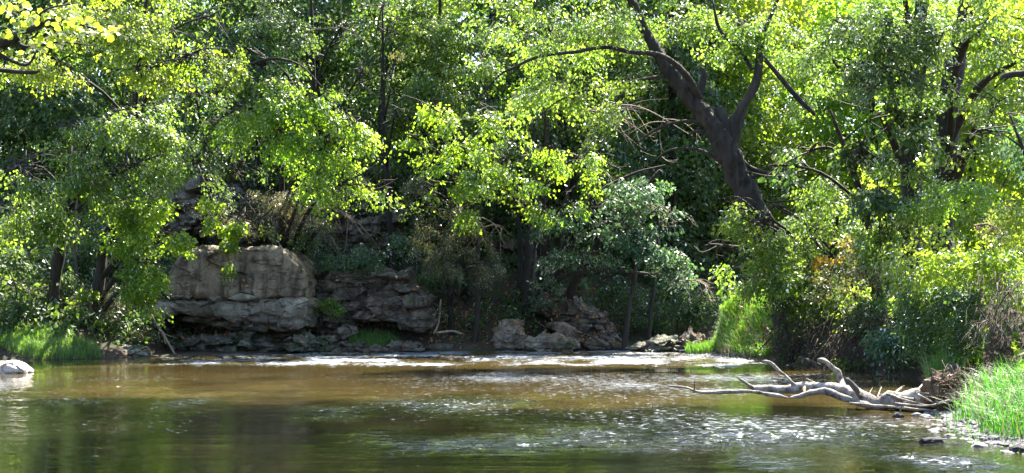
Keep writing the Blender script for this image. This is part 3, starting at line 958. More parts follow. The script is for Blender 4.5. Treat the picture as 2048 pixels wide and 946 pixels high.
# ------------------------------------------------------------------ grass
def grass(label, area, n, hmin, hmax, width, seed, lean=(0, 0), mat='grass', bend=.5, name='grass', kind='stuff', zfun=None, sub=4):
    rng = np.random.default_rng(seed)
    P = area(rng, n)
    n = len(P)
    H = rng.uniform(hmin, hmax, n) * (.8 + .3 * vnoise(np.column_stack([P[:, :2] * 2.2, P[:, 0] * 0]), seed))
    a = rng.uniform(0, 2 * math.pi, n)
    dirx = np.cos(a) + lean[0]; diry = np.sin(a) + lean[1]
    l = np.hypot(dirx, diry); dirx /= l; diry /= l
    b = rng.uniform(.15, 1, n) * bend
    wx, wy = -diry, dirx
    rot = rng.uniform(-1, 1, n)
    ex = wx * np.cos(rot) + dirx * np.sin(rot); ey = wy * np.cos(rot) + diry * np.sin(rot)
    W = width * rng.uniform(.6, 1.2, n)
    ts = np.linspace(0, 1, sub)
    V = []
    for k, t in enumerate(ts):
        off = b * H * t ** 2.2
        z = H * (t - .42 * b * t ** 3)
        w = W * (1 - t) ** .6 * (.7 + .6 * t) * .5
        base = np.column_stack([P[:, 0] + dirx * off, P[:, 1] + diry * off, P[:, 2] + z])
        if k < sub - 1:
            V.append(base + np.column_stack([ex * w, ey * w, ex * 0])); V.append(base - np.column_stack([ex * w, ey * w, ex * 0]))
        else:
            V.append(base)
    m = len(V)
    VV = np.stack(V, 1).reshape(-1, 3)
    f = []
    for k in range(sub - 2):
        f += [[2 * k, 2 * k + 1, 2 * k + 3], [2 * k, 2 * k + 3, 2 * k + 2]]
    f.append([2 * (sub - 2), 2 * (sub - 2) + 1, m - 1])
    FF = (np.arange(n)[:, None, None] * m + np.array(f)[None]).reshape(-1, 3)
    T = np.clip(rng.normal(.5, .25, n), 0, 1)
    o = mesh_obj(name, VV, FF, LM[mat], None, True, tint=np.repeat(T, m))
    return tag(o, label, kind=kind)


def area_ellipse(cx, cy, rx, ry, zoff=0.0):
    def f(rng, n):
        a = rng.uniform(0, 2 * math.pi, n); r = np.sqrt(rng.uniform(0, 1, n))
        x, y = cx + rx * r * np.cos(a), cy + ry * r * np.sin(a)
        h = heights(np.column_stack([x, y]))
        ok = h > -.02
        return np.column_stack([x, y, h + zoff])[ok]
    return f


def build_grass():
    c = at(95, 690, 41.5)
    grass('lush green grass on the left bank at the waterline', area_ellipse(c[0], 40.9, 1.75, 1.0), 6000, .14, .50, .018, 1, (.1, -.5), bend=.8)
    c = at(0, 690, 41)
    grass('green grass at the left frame edge of the bank', area_ellipse(c[0] - .5, 40.2, .9, .8), 2200, .15, .5, .018, 2, (0, -.4), bend=.8)
    c = at(745, 690, 46)
    grass('green grass tuft below the lower outcrop', area_ellipse(c[0], 46.5, .85, .5), 2600, .25, .5, .02, 3, (0, -.4))
    c = at(1412, 706, 42.6)
    grass('bright sunlit grass on the small gravel bar', area_ellipse(c[0] + .1, 42.9, .68, .55), 2600, .25, .6, .02, 4, (-.3, -.2))
    # the rounded end of the right bank: tall arching grass over its whole slope
    def mound(rng, n):
        x = rng.uniform(5.9, 8.1, n * 3); y = rng.uniform(38.5, 44.5, n * 3)
        Q = np.column_stack([x, y])
        h = heights(Q); d = seg_dist(Q, RIVER[NL:])
        ok = (h > .12) & (x < 7.9 + .5 * vnoise(np.column_stack([Q * 1.5, x * 0]), 4)) & (x > 6.0)
        return np.column_stack([x, y, h])[ok][:n]
    grass('tall bright grass mound on the rounded end of the right bank', mound, 15000, .20, .46, .02, 5, (-.35, -.8), bend=1.0, mat='sungrass')
    c = at(1885, 720, 28)
    grass('bright broad-bladed grass behind the driftwood root', area_ellipse(c[0] + .1, 28.2, .75, .6), 1200, .35, .85, .03, 7, (-.2, -.2), bend=.7)
    # near right
    def near(rng, n):
        P = []
        x = rng.uniform(5.1, 8.4, n * 3); y = rng.uniform(14.5, 23.5, n * 3)
        Q = np.column_stack([x, y])
        d = seg_dist(Q, RIVER[NL:])
        h = heights(Q)
        ok = (h > .02) & (d > .30 + .25 * vnoise(np.column_stack([Q * 1.7, x * 0]), 3)) & (d < 3.0)
        return np.column_stack([x, y, h])[ok][:n]
    grass('tall green river grass on the near right shore', near, 8500, .25, .80, .015, 8, (-.45, -.15), bend=1.0, sub=6, mat='reed')
    grass('dry straw stems among the near shore grass', near_dry, 620, .3, .85, .010, 31, (-.3, -.1), bend=.8, sub=5, mat='straw', name='dry_grass')
    grass('dry straw stems in the left bank grass', area_ellipse(at(95, 690, 41.5)[0], 40.8, 1.9, 1.0), 500, .2, .55, .016, 32, (0, -.4), bend=.9, mat='straw', name='dry_grass')
    grass('straw coloured stems in the grass mound', area_ellipse(7.0, 41.2, .9, 1.4), 500, .3, .6, .015, 33, (-.3, -.6), bend=.9, mat='straw', name='dry_grass')
    c = gp(1990, 880)
    grass('sparse grass sprouts between the shore stones', lambda r, n: near_edge(r, n), 90, .15, .4, .012, 9, bend=.7, sub=5, mat='reed')


def near_dry(rng, n):
    x = rng.uniform(5.1, 8.2, n * 12); y = rng.uniform(14.5, 24, n * 12)
    Q = np.column_stack([x, y]); d = seg_dist(Q, RIVER[NL:]); h = heights(Q)
    ok = (h > .02) & (d > .2) & (d < 2.6)
    return np.column_stack([x, y, h])[ok][:n]


def near_edge(rng, n):
    x = rng.uniform(4.5, 6.5, 4000); y = rng.uniform(14.5, 20, 4000)
    Q = np.column_stack([x, y]); d = seg_dist(Q, RIVER[NL:]); h = heights(Q)
    ok = (d < .3) & (h > -.04)
    return np.column_stack([x, y, h])[ok][:n]


# ------------------------------------------------------------------ dead wood
def rpath(pix, Y, sub=5):
    """pixel path with radii -> world path; Y a number or per point"""
    pts = [at(p[0], p[1], (p[3] if len(p) > 3 else Y)) for p in pix]
    rads = [p[2] for p in pix]
    return smooth_path(pts, rads, sub)


def build_driftwood():
    Y = 22.6
    mm = Y / FPX
    r = thing('fallen_tree', tuple(gp(1780, 800)), 'bleached grey fallen tree lying in the river with branches raised and root plate on shore', 'driftwood')

    def part(name, pix, sides=10, rough=.7, mat=DRIFT, seed=1):
        p, q = rpath([(a, b, c * mm * (.86 if name == 'trunk' else .60), *d) for a, b, c, *d in pix], Y, 6)
        if name != 'trunk':
            q[-4:] *= np.array([.9, .75, .55, .3])
        wob = np.stack([fbm(p * 6 + 7 * k, seed + k, 2) for k in range(3)], 1) * (q[:, None] * .3 + .003)
        q = q * (1 + .22 * vnoise(p * 7, seed))
        return Tubes().add(p + wob, q, sides, rough, seed, 2.5).build(name, mat, r)
    part('trunk', [(1915, 778, 34, 21.3), (1880, 790, 30, 21.5), (1820, 800, 21, 21.7), (1765, 806, 16, 21.9), (1735, 802, 15, 22.0), (1700, 785, 15, 22.2), (1660, 776, 15, 22.4), (1615, 776, 13, 22.6),
                   (1560, 779, 11, 22.7), (1510, 778, 9, 22.8), (1500, 776, 7, 22.8)], 14, .3, seed=3)
    part('branch', [(1740, 812, 9, 21.7), (1690, 796, 11, 21.9), (1650, 782, 11, 22.0), (1608, 790, 8, 22.0), (1577, 796, 6, 22.0)], seed=4)
    part('branch', [(1600, 781, 9, 22.7), (1584, 766, 8), (1572, 752, 7), (1558, 742, 6.5), (1546, 729, 6), (1534, 724, 5.5), (1523, 723, 4)], seed=5)
    part('branch', [(1692, 782, 11, 22.2), (1682, 762, 10), (1676, 746, 9.5), (1662, 732, 9), (1648, 722, 8.5), (1635, 719, 8)], seed=6)
    part('branch', [(1575, 795, 4.5, 22.0), (1540, 789, 5.5, 22.1), (1500, 783, 6, 22.3), (1460, 784, 6, 22.5), (1400, 784, 5.5, 22.6), (1375, 776, 4.5, 22.6), (1345, 772, 3.5, 22.6), (1332, 771, 2.5, 22.6)], seed=7)
    part('branch', [(1512, 779, 6, 22.8), (1495, 768, 5.5), (1482, 760, 5), (1473, 754, 4)], seed=8)
    part('branch', [(1655, 778, 5, 22.5), (1632, 768, 4), (1612, 757, 3)], seed=9)
    part('branch', [(1724, 796, 10, 21.9), (1712, 778, 9, 21.9), (1696, 762, 8, 21.9), (1690, 756, 7, 21.9)], mat=BARKG, seed=10)
    part('branch', [(1830, 799, 5, 21.5), (1795, 794, 5, 21.4), (1770, 788, 3)], seed=11)
    part('branch', [(1780, 792, 4, 21.8), (1800, 778, 4), (1809, 771, 3)], seed=12)
    part('branch', [(1735, 795, 2.5, 21.9), (1745, 775, 1.5)], seed=13)
    part('branch', [(1755, 795, 2.5, 21.9), (1763, 773, 1.5)], seed=14)
    part('branch', [(1845, 790, 3.5, 21.2), (1860, 775, 2.5), (1872, 760, 1.5)], seed=15)
    part('branch', [(1610, 790, 5, 22.0), (1608, 770, 5), (1608, 752, 4), (1605, 748, 3)], mat=ROOTM, seed=16)
    part('branch', [(1388, 786, 3, 22.6), (1389, 772, 2.5), (1390, 760, 1.5)], mat=ROOTM, seed=17)
    part('stub', [(1720, 790, 4, 21.8), (1719, 782, 4)], seed=18)
    # sticks lodged against the root
    for k, pts in enumerate([[(1772, 788, 3.2, 21.2), (1820, 802, 3, 21.0), (1870, 815, 2, 20.9)], [(1790, 806, 2.5, 21.0), (1850, 812, 2.5, 20.8), (1905, 802, 2, 20.8)],
                             [(1835, 790, 4, 21.0), (1870, 806, 3, 20.9)], [(1800, 822, 2.5, 21.0), (1808, 805, 2, 21.0), (1828, 800, 2, 20.9)],
                             [(1860, 812, 2.5, 20.8), (1910, 796, 3, 20.8)], [(1700, 806, 4, 21.6), (1760, 812, 5, 21.4), (1830, 818, 4, 21.2), (1880, 822, 3, 21)]]):
        part('stick', pts, 6, seed=30 + k)
    # root plate: knot of curling roots and soil
    rng = np.random.default_rng(4)
    c = at(1893, 778, 21.3)
    boulder('root_plate', at(1885, 786, 21.2), (.50, .36, .44), ROOTM, 71, n=9, parent=r, facet=.4, e=2.2)
    boulder('root_plate', at(1915, 762, 21.5), (.22, .3, .36), BARKG, 72, n=7, parent=r, facet=.4, e=2.2)
    tb = Tubes()
    for k in range(60):
        s = c + rng.normal(0, .10, 3) * np.array([1.0, 1, 1])
        a = rng.uniform(-.6, 3.6)
        L = rng.uniform(.15, .42)
        e = s + np.array([math.cos(a) * L * .75, rng.normal(-.12, .15), math.sin(a) * L * .8])
        e[0] = min(e[0], at(1928, 0, 21)[0]); e[2] = min(max(e[2], .04), .64)
        m1 = (s + e) / 2 + rng.normal(0, .09, 3)
        m2 = e + rng.normal(0, .07, 3)
        p = smooth_path([s, m1, e, m2], None, 4)
        r0 = rng.choice([.006, .01, .016])
        tb.add(p, np.linspace(r0, .003, len(p)), 5, .2, k)
    for k in range(40):                     # hair roots hanging to the ground
        s = c + np.array([rng.uniform(-.15, .28), rng.uniform(-.25, .1), rng.uniform(-.1, .2)])
        e = np.array([s[0] + rng.normal(0, .06), s[1] - .05, rng.uniform(.0, .1)])
        p = smooth_path([s, (s + e) / 2 + rng.normal(0, .04, 3), e], None, 3)
        tb.add(p, np.linspace(.006, .002, len(p)), 4)
    tag(tb.build('roots', ROOTM, r), kind='stuff')
    # spiky tuft of the upturned rim
    tb = Tubes()
    for k in range(26):
        s = at(1895 + rng.uniform(-16, 16), 772 + rng.uniform(-8, 8), 21.4)
        e = at(1905 + rng.uniform(-18, 24), 748 + rng.uniform(-6, 18), 21.4 + rng.normal(0, .1))
        p = smooth_path([s, (s + e) / 2 + rng.normal(0, .03, 3), e], None, 3)
        tb.add(p, np.linspace(.022, .005, len(p)), 5, .3, k)
    tb.build('root_rim', BARKG, r)

    # second piece of driftwood, behind, and other dead wood
    def single(name, label, cat, pix, Yd, mat=DEAD, group=None, side=None, seed=1, grp=None):
        m_ = Yd / FPX
        t = Tubes()
        for pp in pix:
            p, q = rpath([(a, b, c_ * m_ * (1 if name == 'fallen_log' else .6), *d) for a, b, c_, *d in pp], Yd)
            t.add(p + np.stack([vnoise(p * 1.7 + 5 * k, seed + k) for k in range(3)], 1) * .05, q, 7, .3, seed)
        return tag(t.build(name, mat), label, cat, grp)
    single('dead_branch', 'weathered dead branch stuck in the water before the right bank', 'branch', [[(1600, 714, 3.5), (1622, 724, 5), (1650, 736, 5), (1670, 742, 4)]], 35.4, DRIFT, seed=2)
    single('dead_branch', 'dark dead branch lying along the foot of the right earth bank', 'branch', [[(1648, 716, 3), (1690, 730, 5), (1730, 736, 4), (1745, 738, 3)]], 35.0, BARKG, seed=3)
    single('fallen_twig', 'thin reddish dead branch leaning into the water left of the outcrop', 'branch',
           [[(268, 570, 2.5), (290, 612, 4.5), (318, 662, 5), (355, 716, 3.5)], [(318, 662, 2.5), (330, 672, 2), (350, 678, 1)], [(322, 668, 3), (330, 690, 2.5)], [(300, 628, 2), (304, 650, 1.5)]], 43.4, DEAD, seed=4)
    single('fallen_twig', 'thin pale stick slanting to the water below the thin trunk', 'branch', [[(1232, 672, 2.5), (1262, 700, 2)]], 47.6, DEAD, seed=5)
    single('fallen_log', 'short cut log lying at the waterline beside the lower outcrop', 'log', [[(858, 696, 8), (905, 698, 8)]], 46.8, BARKG, seed=6)
    single('dead_branch', 'bent pale branch standing below the cedar', 'branch', [[(868, 668, 4), (876, 650, 3.5), (880, 620, 3.5), (884, 600, 3)], [(864, 640, 1.5), (876, 618, 2)]], 46.8, DEAD, seed=7)
    single('dead_branch', 'orange brown dead branch lying below the cedar roots', 'branch', [[(872, 664, 4), (905, 662, 4), (925, 668, 3)]], 46.6, DEAD, seed=8)
    single('dead_branch', 'tangle of pale twigs on the left bank above the grass', 'branch',
           [[(130, 668, 2), (175, 640, 2), (230, 628, 1.5)], [(150, 655, 1.5), (188, 622, 1.5)], [(120, 600, 1.5), (190, 628, 2), (250, 660, 1.5)], [(60, 610, 1.5), (115, 596, 2), (180, 590, 1.5)],
            [(255, 645, 2), (285, 668, 2.5), (290, 676, 2)], [(160, 690, 1.5), (195, 660, 2), (215, 640, 1.5)], [(20, 560, 2), (70, 590, 2), (110, 600, 1.5)], [(40, 592, 2), (120, 560, 1.5)]], 43.0, DEAD, seed=9)
    single('fallen_twig', 'small driftwood sticks at the left waterline beside the whitish boulder', 'branch', [[(-5, 712, 3), (30, 704, 3), (50, 712, 2)], [(30, 704, 2), (55, 718, 2)]], 40.2, DEAD, seed=10)


def dead_sprays():
    """bare pale twigs of dying boughs, drooping"""
    rng = np.random.default_rng(12)

    def bough(label, px, py, Y, L, down, n, sx, seed, mat=DEAD, r0=.014, name='dead_bough'):
        rng = np.random.default_rng(seed)
        t = Tubes()
        s0 = at(px, py, Y)
        main = smooth_path([s0 + np.array([-1.6 * sx, .2, .35 * sx]), s0 + np.array([0, 0, .5 * sx]), s0 + np.array([1.5 * sx, -.1, -.3 * sx])], None, 12)
        t.add(main, np.linspace(.03, .01, len(main)), 5)
        for k in range(n):
            s = main[rng.integers(0, len(main))] + rng.normal(0, .01, 3)
            a = rng.normal(-.9, .45) if down else rng.normal(.1, .5)
            l = L * rng.uniform(.4, 1.1)
            sg = rng.choice([-1, 1], p=[.3, .7])
            e = s + np.array([math.cos(a) * l * sg, rng.normal(-.2, .2), math.sin(a) * l])
            m1 = (s + e) / 2 + np.array([0, 0, l * .14]) + rng.normal(0, l * .05, 3)
            p = smooth_path([s, m1, e], None, 4)
            t.add(p, np.linspace(r0, .004, len(p)), 4)
            for q in range(3):
                b = p[rng.integers(3, len(p))]
                e2 = b + np.array([rng.normal(.15 * sg, .15), rng.normal(0, .1), rng.normal(-.15, .15)]) * l
                t.add(smooth_path([b, (b + e2) / 2 + rng.normal(0, .03, 3), e2], None, 2), [.007, .006, .005, .004, .003][:5], 3)
        return tag(t.build(name, mat), label, 'branch')
    bough('bare pale drooping twigs above the blue green bush over the lower outcrop', 660, 430, 46.2, 1.5, True, 24, .45, 1)
    bough('bare twigs hanging over the dark top of the big outcrop', 560, 440, 46.6, 1.0, True, 12, .5, 2)
    bough('bare drooping cedar twigs left of the tilted slab', 960, 450, 45.6, 1.1, True, 14, .5, 3)
    bough('thin bare twigs in front of the leaning tree foliage', 1270, 250, 40.5, 1.7, True, 12, 1.1, 4)
    bough('grey bare twig tangle above the thin slanting trunk', 1280, 420, 45, 1.1, True, 22, .6, 5)
    bough('reddish hanging twigs under the pale maple boughs', 1390, 570, 44, .9, True, 12, .3, 6)
    bough('brown twig tangle high in the centre woods', 1130, 330, 46, 1.3, True, 9, .9, 7)
    bough('dead brown twigs in the sunlit shrubs at far right', 1975, 455, 27.5, .35, True, 16, .12, 8, ROOTM, .007)


def bank_roots():
    rng = np.random.default_rng(14)
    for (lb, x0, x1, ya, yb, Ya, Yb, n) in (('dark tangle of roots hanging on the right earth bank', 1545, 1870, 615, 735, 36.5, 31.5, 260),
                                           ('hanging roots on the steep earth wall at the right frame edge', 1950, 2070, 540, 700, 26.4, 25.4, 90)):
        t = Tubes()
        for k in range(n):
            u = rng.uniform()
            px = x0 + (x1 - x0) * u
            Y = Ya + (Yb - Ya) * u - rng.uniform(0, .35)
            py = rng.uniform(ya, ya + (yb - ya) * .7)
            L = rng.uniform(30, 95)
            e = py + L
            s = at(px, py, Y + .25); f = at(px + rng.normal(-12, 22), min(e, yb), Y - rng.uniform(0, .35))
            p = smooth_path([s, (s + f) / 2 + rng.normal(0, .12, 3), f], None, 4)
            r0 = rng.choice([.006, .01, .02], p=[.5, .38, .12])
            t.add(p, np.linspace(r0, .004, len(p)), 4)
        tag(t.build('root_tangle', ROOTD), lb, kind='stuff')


def litter():
    """orange fallen leaves on the slab and the banks"""
    rng = np.random.default_rng(9)
    dg = bpy.context.evaluated_depsgraph_get()
    P, N = [], []
    sp = [((1090, 1250), (570, 700), 900), ((985, 1050), (640, 665), 160), ((60, 1500), (560, 712), 1600), ((860, 980), (600, 690), 220)]
    for xr, yr, n in sp:
        for k in range(n):
            px = rng.uniform(*xr); py = rng.uniform(*yr)
            d = Vector(at(px, py, 10.0)) - Vector((0, 0, CAMH)); d.normalize()
            ok, loc, nr, i, o, mtx = SC.ray_cast(dg, Vector((0, 0, CAMH)) + d * 42, d)
            if ok and nr.z > .25 and loc.z > .05:
                P.append(loc[:]); N.append(nr[:])
    P, N = np.array(P), np.array(N)
    D = rng.normal(0, 1, P.shape)
    leaf_mesh('fallen_leaves', P + N * .012, D, N + rng.normal(0, .3, P.shape), rng.uniform(.07, .14, len(P)), rng.uniform(0, 1, len(P)), 'ovate', LM['litter'])
    tag(COL.objects['fallen_leaves'] if 'fallen_leaves' in COL.objects else None, 'orange brown fallen leaves on the tilted slab and banks', kind='stuff')


# ------------------------------------------------------------------ trees and shrubs
def B(px, Y):
    """ground position below pixel column px at distance Y"""
    return (at(px, 600, Y)[0], Y)


def build_leaning_tree():
    Y = 38.0
    m = Y / FPX
    def T(pts):
        return [at(p[0], p[1], p[3] if len(p) > 3 else Y) for p in pts], [p[2] * m * .70 for p in pts]
    base = T([(1590, 700, 36), (1565, 600, 36), (1542, 500, 35), (1500, 400, 34), (1452, 300, 33), (1420, 245, 28), (1372, 185, 22), (1330, 130, 18), (1290, 60, 14), (1250, -30, 10)])
    ex = [T([(1452, 290, 24), (1446, 240, 19), (1436, 214, 14)]),
          T([(1462, 300, 22), (1470, 240, 14), (1500, 190, 13), (1516, 150, 12), (1520, 100, 10), (1530, 60, 7), (1560, -10, 4)]),
          T([(1468, 300, 10), (1480, 250, 9), (1494, 205, 8)]),
          T([(1475, 310, 8), (1500, 335, 7), (1540, 348, 6), (1580, 360, 4)]),
          T([(1400, 200, 13), (1372, 150, 10, 37.4), (1325, 112, 7.5, 37), (1262, 104, 6.5, 36.8), (1210, 94, 6, 36.7), (1150, 104, 5.5, 36.7), (1080, 112, 5, 36.7), (1030, 134, 3.5, 36.7), (1000, 150, 3, 36.7), (955, 200, 2, 36.7)]),
          T([(1520, 110, 7), (1540, 130, 7), (1590, 190, 8), (1630, 230, 5)]),
          T([(1505, 140, 7), (1480, 100, 6), (1440, 60, 5), (1425, 0, 3)]),
          T([(1420, 245, 6), (1360, 243, 5), (1310, 260, 4), (1270, 290, 2)]),
          T([(1340, 150, 7), (1280, 160, 5), (1200, 175, 4), (1120, 200, 2.5), (1060, 250, 1.5)]),
          T([(1400, 190, 11), (1408, 150, 9), (1402, 135, 7)]), T([(1490, 370, 9), (1512, 350, 6), (1518, 344, 4)]), T([(1425, 268, 8), (1396, 262, 6), (1376, 270, 3)]),
          T([(1450, 330, 6), (1400, 300, 4), (1340, 300, 3), (1300, 330, 1.5)])]
    bl = [(1330, 40, 39.6, 120, 50, 1.0, .7), (1200, 60, 37.5, 120, 55, 1.5, .62), (1060, 70, 37.3, 110, 60, 1.4, .55), (960, 170, 37.5, 80, 60, 1.1, .4), (1120, 170, 37.6, 110, 60, 1.3, .5),
          (1480, 50, 38.6, 120, 60, 1.6, .7), (1600, 90, 38.8, 80, 80, 1.4, .6), (1400, 110, 39.2, 70, 40, 1.0, .5), (1250, 180, 38.2, 70, 45, 1.0, .35), (1560, 200, 38.8, 50, 40, .9, .3), (1280, -80, 38, 260, 60, 2.5, .6)]
    plant('leaning_tree', 'big dark tree leaning left over the river with forked trunk and arching limbs', 'tree', B(1590, Y), bl, 'mid', .11, 'ovate', None,
          (base[0], base[1]), k=30, R=.5, bark=BARK, seed=301, extra=ex, limbs=False, stick=.010)


def build_trees():
    Lb = 'broadleaf_tree'
    # ---- left side
    plant(Lb, 'left tree with sunlit yellow green boughs sloping down over the water, dark interior', 'tree', B(125, 43.5),
          [(60, 330, 41, 110, 110, 1.2, .9), (150, 250, 40.8, 100, 60, 1.0, .9), (250, 230, 40.2, 100, 45, .9, 1.0), (310, 260, 40, 55, 40, .7, 1.0), (180, 350, 41, 110, 70, 1.1, .9), (270, 330, 40.4, 80, 50, .8, .8),
           (60, 430, 41.8, 90, 70, 1.0, .8)], 'mid', .12, seed=1, bias=(.9, -.5), hang=.3, trad=.17, trunk=([np.array([*B(100, 43), -.1]), at(112, 560, 43), at(130, 440, 42.8), at(170, 300, 42)], [.2, .17, .14, .08]))
    plant(Lb, 'bright leafy tree leaning out just left of the big outcrop', 'tree', B(200, 43.3),
          [(260, 420, 41.8, 75, 55, .8, 1.0), (310, 400, 41.4, 50, 45, .7, 1.0), (330, 470, 41.4, 48, 40, .6, 1.1), (290, 520, 41.6, 50, 50, .6, 1.1), (290, 580, 42, 45, 30, .5, .9), (235, 480, 42, 50, 55, .6, .8)], 'lime', .12, seed=2, bias=(.5, -.5),
          trunk=([np.array([*B(190, 43.3), -.1]), at(200, 560, 43.2), at(212, 480, 43), at(240, 400, 42.4)], [.2, .17, .14, .06]), hang=.2)
    plant(Lb, 'yellow green tree filling the top left with fine sunlit foliage', 'tree', B(250, 46),
          [(180, 60, 42, 120, 70, 1.4, .8), (300, 60, 42.2, 110, 70, 1.3, .85), (400, 100, 42.4, 90, 60, 1.1, .85), (420, 30, 43, 80, 60, 1.2, .7), (300, 140, 42, 90, 40, 1.0, .8), (80, 140, 42, 90, 50, 1.2, .6), (300, -60, 43, 200, 60, 2, .5)], 'yellow', .11, seed=3, trad=.18, bias=(.7, -.3), hang=.3)
    plant(Lb, 'lime green tree with drooping sprays hanging above the big outcrop', 'tree', B(560, 48.6),
          [(560, 170, 43, 90, 60, 1.0, .8), (640, 200, 43, 90, 70, .9, .85), (560, 260, 43, 70, 55, .8, .8), (650, 290, 42.8, 75, 60, .8, .8), (700, 250, 42.8, 55, 60, .8, .8), (720, 350, 42.6, 55, 45, .6, .8), (640, 360, 43, 40, 35, .6, .6),
           (765, 375, 42.6, 26, 16, .4, .8), (480, 210, 43.4, 60, 45, .8, .6)], 'lime', .12, seed=4, trad=.16, bias=(.5, -.9), hang=.9, droop=.5,
          extra=[([at(430, 190, 43.6), at(480, 140, 43.4), at(540, 118, 43.2), at(600, 130, 43), at(650, 180, 43)], [.06, .05, .045, .03, .015])])
    plant(Lb, 'dark blue green tree at the top left centre', 'tree', B(640, 51),
          [(560, 40, 44.6, 100, 70, 1.4, 1.0), (680, 60, 44.6, 90, 80, 1.3, 1.0), (720, 150, 44.6, 60, 60, 1.0, .8), (500, 100, 45, 60, 40, 1.0, .8), (620, -60, 45, 150, 50, 2, .7)], 'dark', .10, seed=5, trad=.17)
    plant(Lb, 'dusky tree with small white glinting leaves above the outcrop', 'tree', B(440, 49),
          [(440, 240, 44.4, 80, 60, 1.1, .9), (400, 320, 44.6, 90, 55, 1.0, .9), (480, 330, 44.2, 70, 55, .9, .9), (500, 400, 44.2, 50, 50, .7, .7), (390, 180, 44.6, 80, 50, 1.1, .8), (530, 430, 44.2, 28, 24, .4, .8)], 'dark', .10, seed=6, trad=.14, hang=.6, bias=(.6, -.6))
    plant('drooping_branch', 'small lime green leafy spray dangling in front of the big outcrop', 'branch', B(440, 47.6),
          [(440, 425, 44.4, 26, 24, .25, .9), (460, 450, 44.4, 22, 22, .2, 1.1), (450, 485, 44.3, 12, 24, .15, .9), (462, 530, 44.3, 14, 12, .15, .8), (410, 400, 44.5, 24, 22, .2, .6)], 'lime', .12, 'round', seed=7, trad=.03, hang=.8, k=14, R=.25, droop=.5, limbs=False,
          trunk=([at(395, 330, 45.5), at(425, 400, 44.6), at(450, 460, 44.4), at(460, 540, 44.3)], [.03, .02, .012, .006]), stem='stem', foliage='leaves', stick=.006)
    plant('cedar_tree', 'brownish cedar with fine drooping foliage over the top of the outcrop', 'tree', B(560, 49),
          [(560, 400, 45.6, 70, 50, .9, .8), (620, 370, 45.8, 60, 60, .9, .7), (480, 440, 45.8, 60, 30, .8, .6), (400, 420, 46, 50, 45, .8, .6), (640, 450, 46, 30, 40, .6, .5)], 'cedar', .085, 'thin', seed=8, trad=.1, hang=.6, k=46, R=.38)
    plant('cedar_tree', 'tall pale olive cedar strip between the lime tree and the centre woods', 'tree', B(790, 50),
          [(775, 60, 45.6, 40, 60, .7, .8), (780, 150, 45.4, 40, 55, .7, .8), (790, 215, 45.2, 40, 40, .6, .7), (765, 10, 45.6, 60, 40, .8, .6)], 'cedar', .10, 'thin', seed=9, trad=.12, hang=.2, k=46, R=.42)
    plant('cedar_tree', 'ragged olive cedar drooping beside the lower outcrop, bare twigs below', 'tree', B(905, 48),
          [(870, 420, 45.8, 60, 55, .8, .8), (930, 470, 45.6, 60, 60, .8, .8), (880, 520, 45.8, 50, 50, .7, .7), (960, 530, 45.4, 42, 40, .6, .6), (850, 350, 46, 50, 50, .8, .7), (940, 400, 46, 50, 50, .8, .6), (900, 590, 46.4, 40, 30, .5, .4)], 'cedar', .085, 'thin', seed=10, trad=.1, hang=.8, k=46, R=.4)
    # ---- centre
    plant(Lb, 'centre tree with a bright yellow green tuft hanging in front of the dark cedar', 'tree', B(930, 50),
          [(930, 300, 44.6, 90, 30, .8, 1.0), (900, 350, 44.4, 60, 35, .6, .9), (960, 360, 44.4, 50, 38, .6, .9), (930, 410, 44.4, 30, 28, .4, .8), (830, 275, 44.6, 30, 22, .5, .9), (870, 220, 45, 60, 40, .8, .5), (960, 220, 45.4, 90, 55, 1.1, .6), (1010, 320, 45, 60, 50, .8, .6), (860, 380, 45, 40, 50, .6, .4)], 'lime', .12, seed=11, dens=.7, trad=.12, hang=.8, bias=(0, -.5))
    plant(Lb, 'narrow lime green hanging bough right of the centre tuft', 'tree', B(1080, 49.5),
          [(1100, 300, 44.2, 48, 35, .6, .8), (1095, 360, 44, 36, 40, .5, .9), (1130, 400, 44.2, 30, 32, .5, .7), (1085, 420, 44.2, 26, 26, .4, .7), (1090, 210, 44.8, 80, 60, 1.0, .6), (1030, 400, 45, 40, 40, .6, .4), (1160, 320, 44.8, 50, 40, .7, .6)], 'lime', .11, seed=12, dens=.6, trad=.1, hang=.8)
    plant(Lb, 'mid green tall tree in the centre background', 'tree', B(880, 54),
          [(840, 60, 50, 90, 70, 1.6, .9), (940, 100, 50, 90, 70, 1.5, .8), (860, 180, 49.6, 90, 60, 1.4, .8), (960, 230, 49.4, 80, 50, 1.3, .8), (880, -50, 50, 150, 50, 2, .7), (800, 230, 50, 50, 50, 1, .7)], 'mid', .12, seed=13, trad=.2)
    plant(Lb, 'dense green tree behind the arching limb of the leaning tree', 'tree', B(1130, 54),
          [(1120, 220, 49, 100, 60, 1.4, .8), (1220, 230, 48, 90, 60, 1.3, .8), (1200, 320, 47, 90, 50, 1.1, .8), (1100, 60, 50, 110, 60, 1.5, .7), (1240, 80, 50, 100, 70, 1.5, .7), (1040, 300, 47.6, 70, 55, 1.0, .6)], 'mid', .11, seed=14, trad=.2)
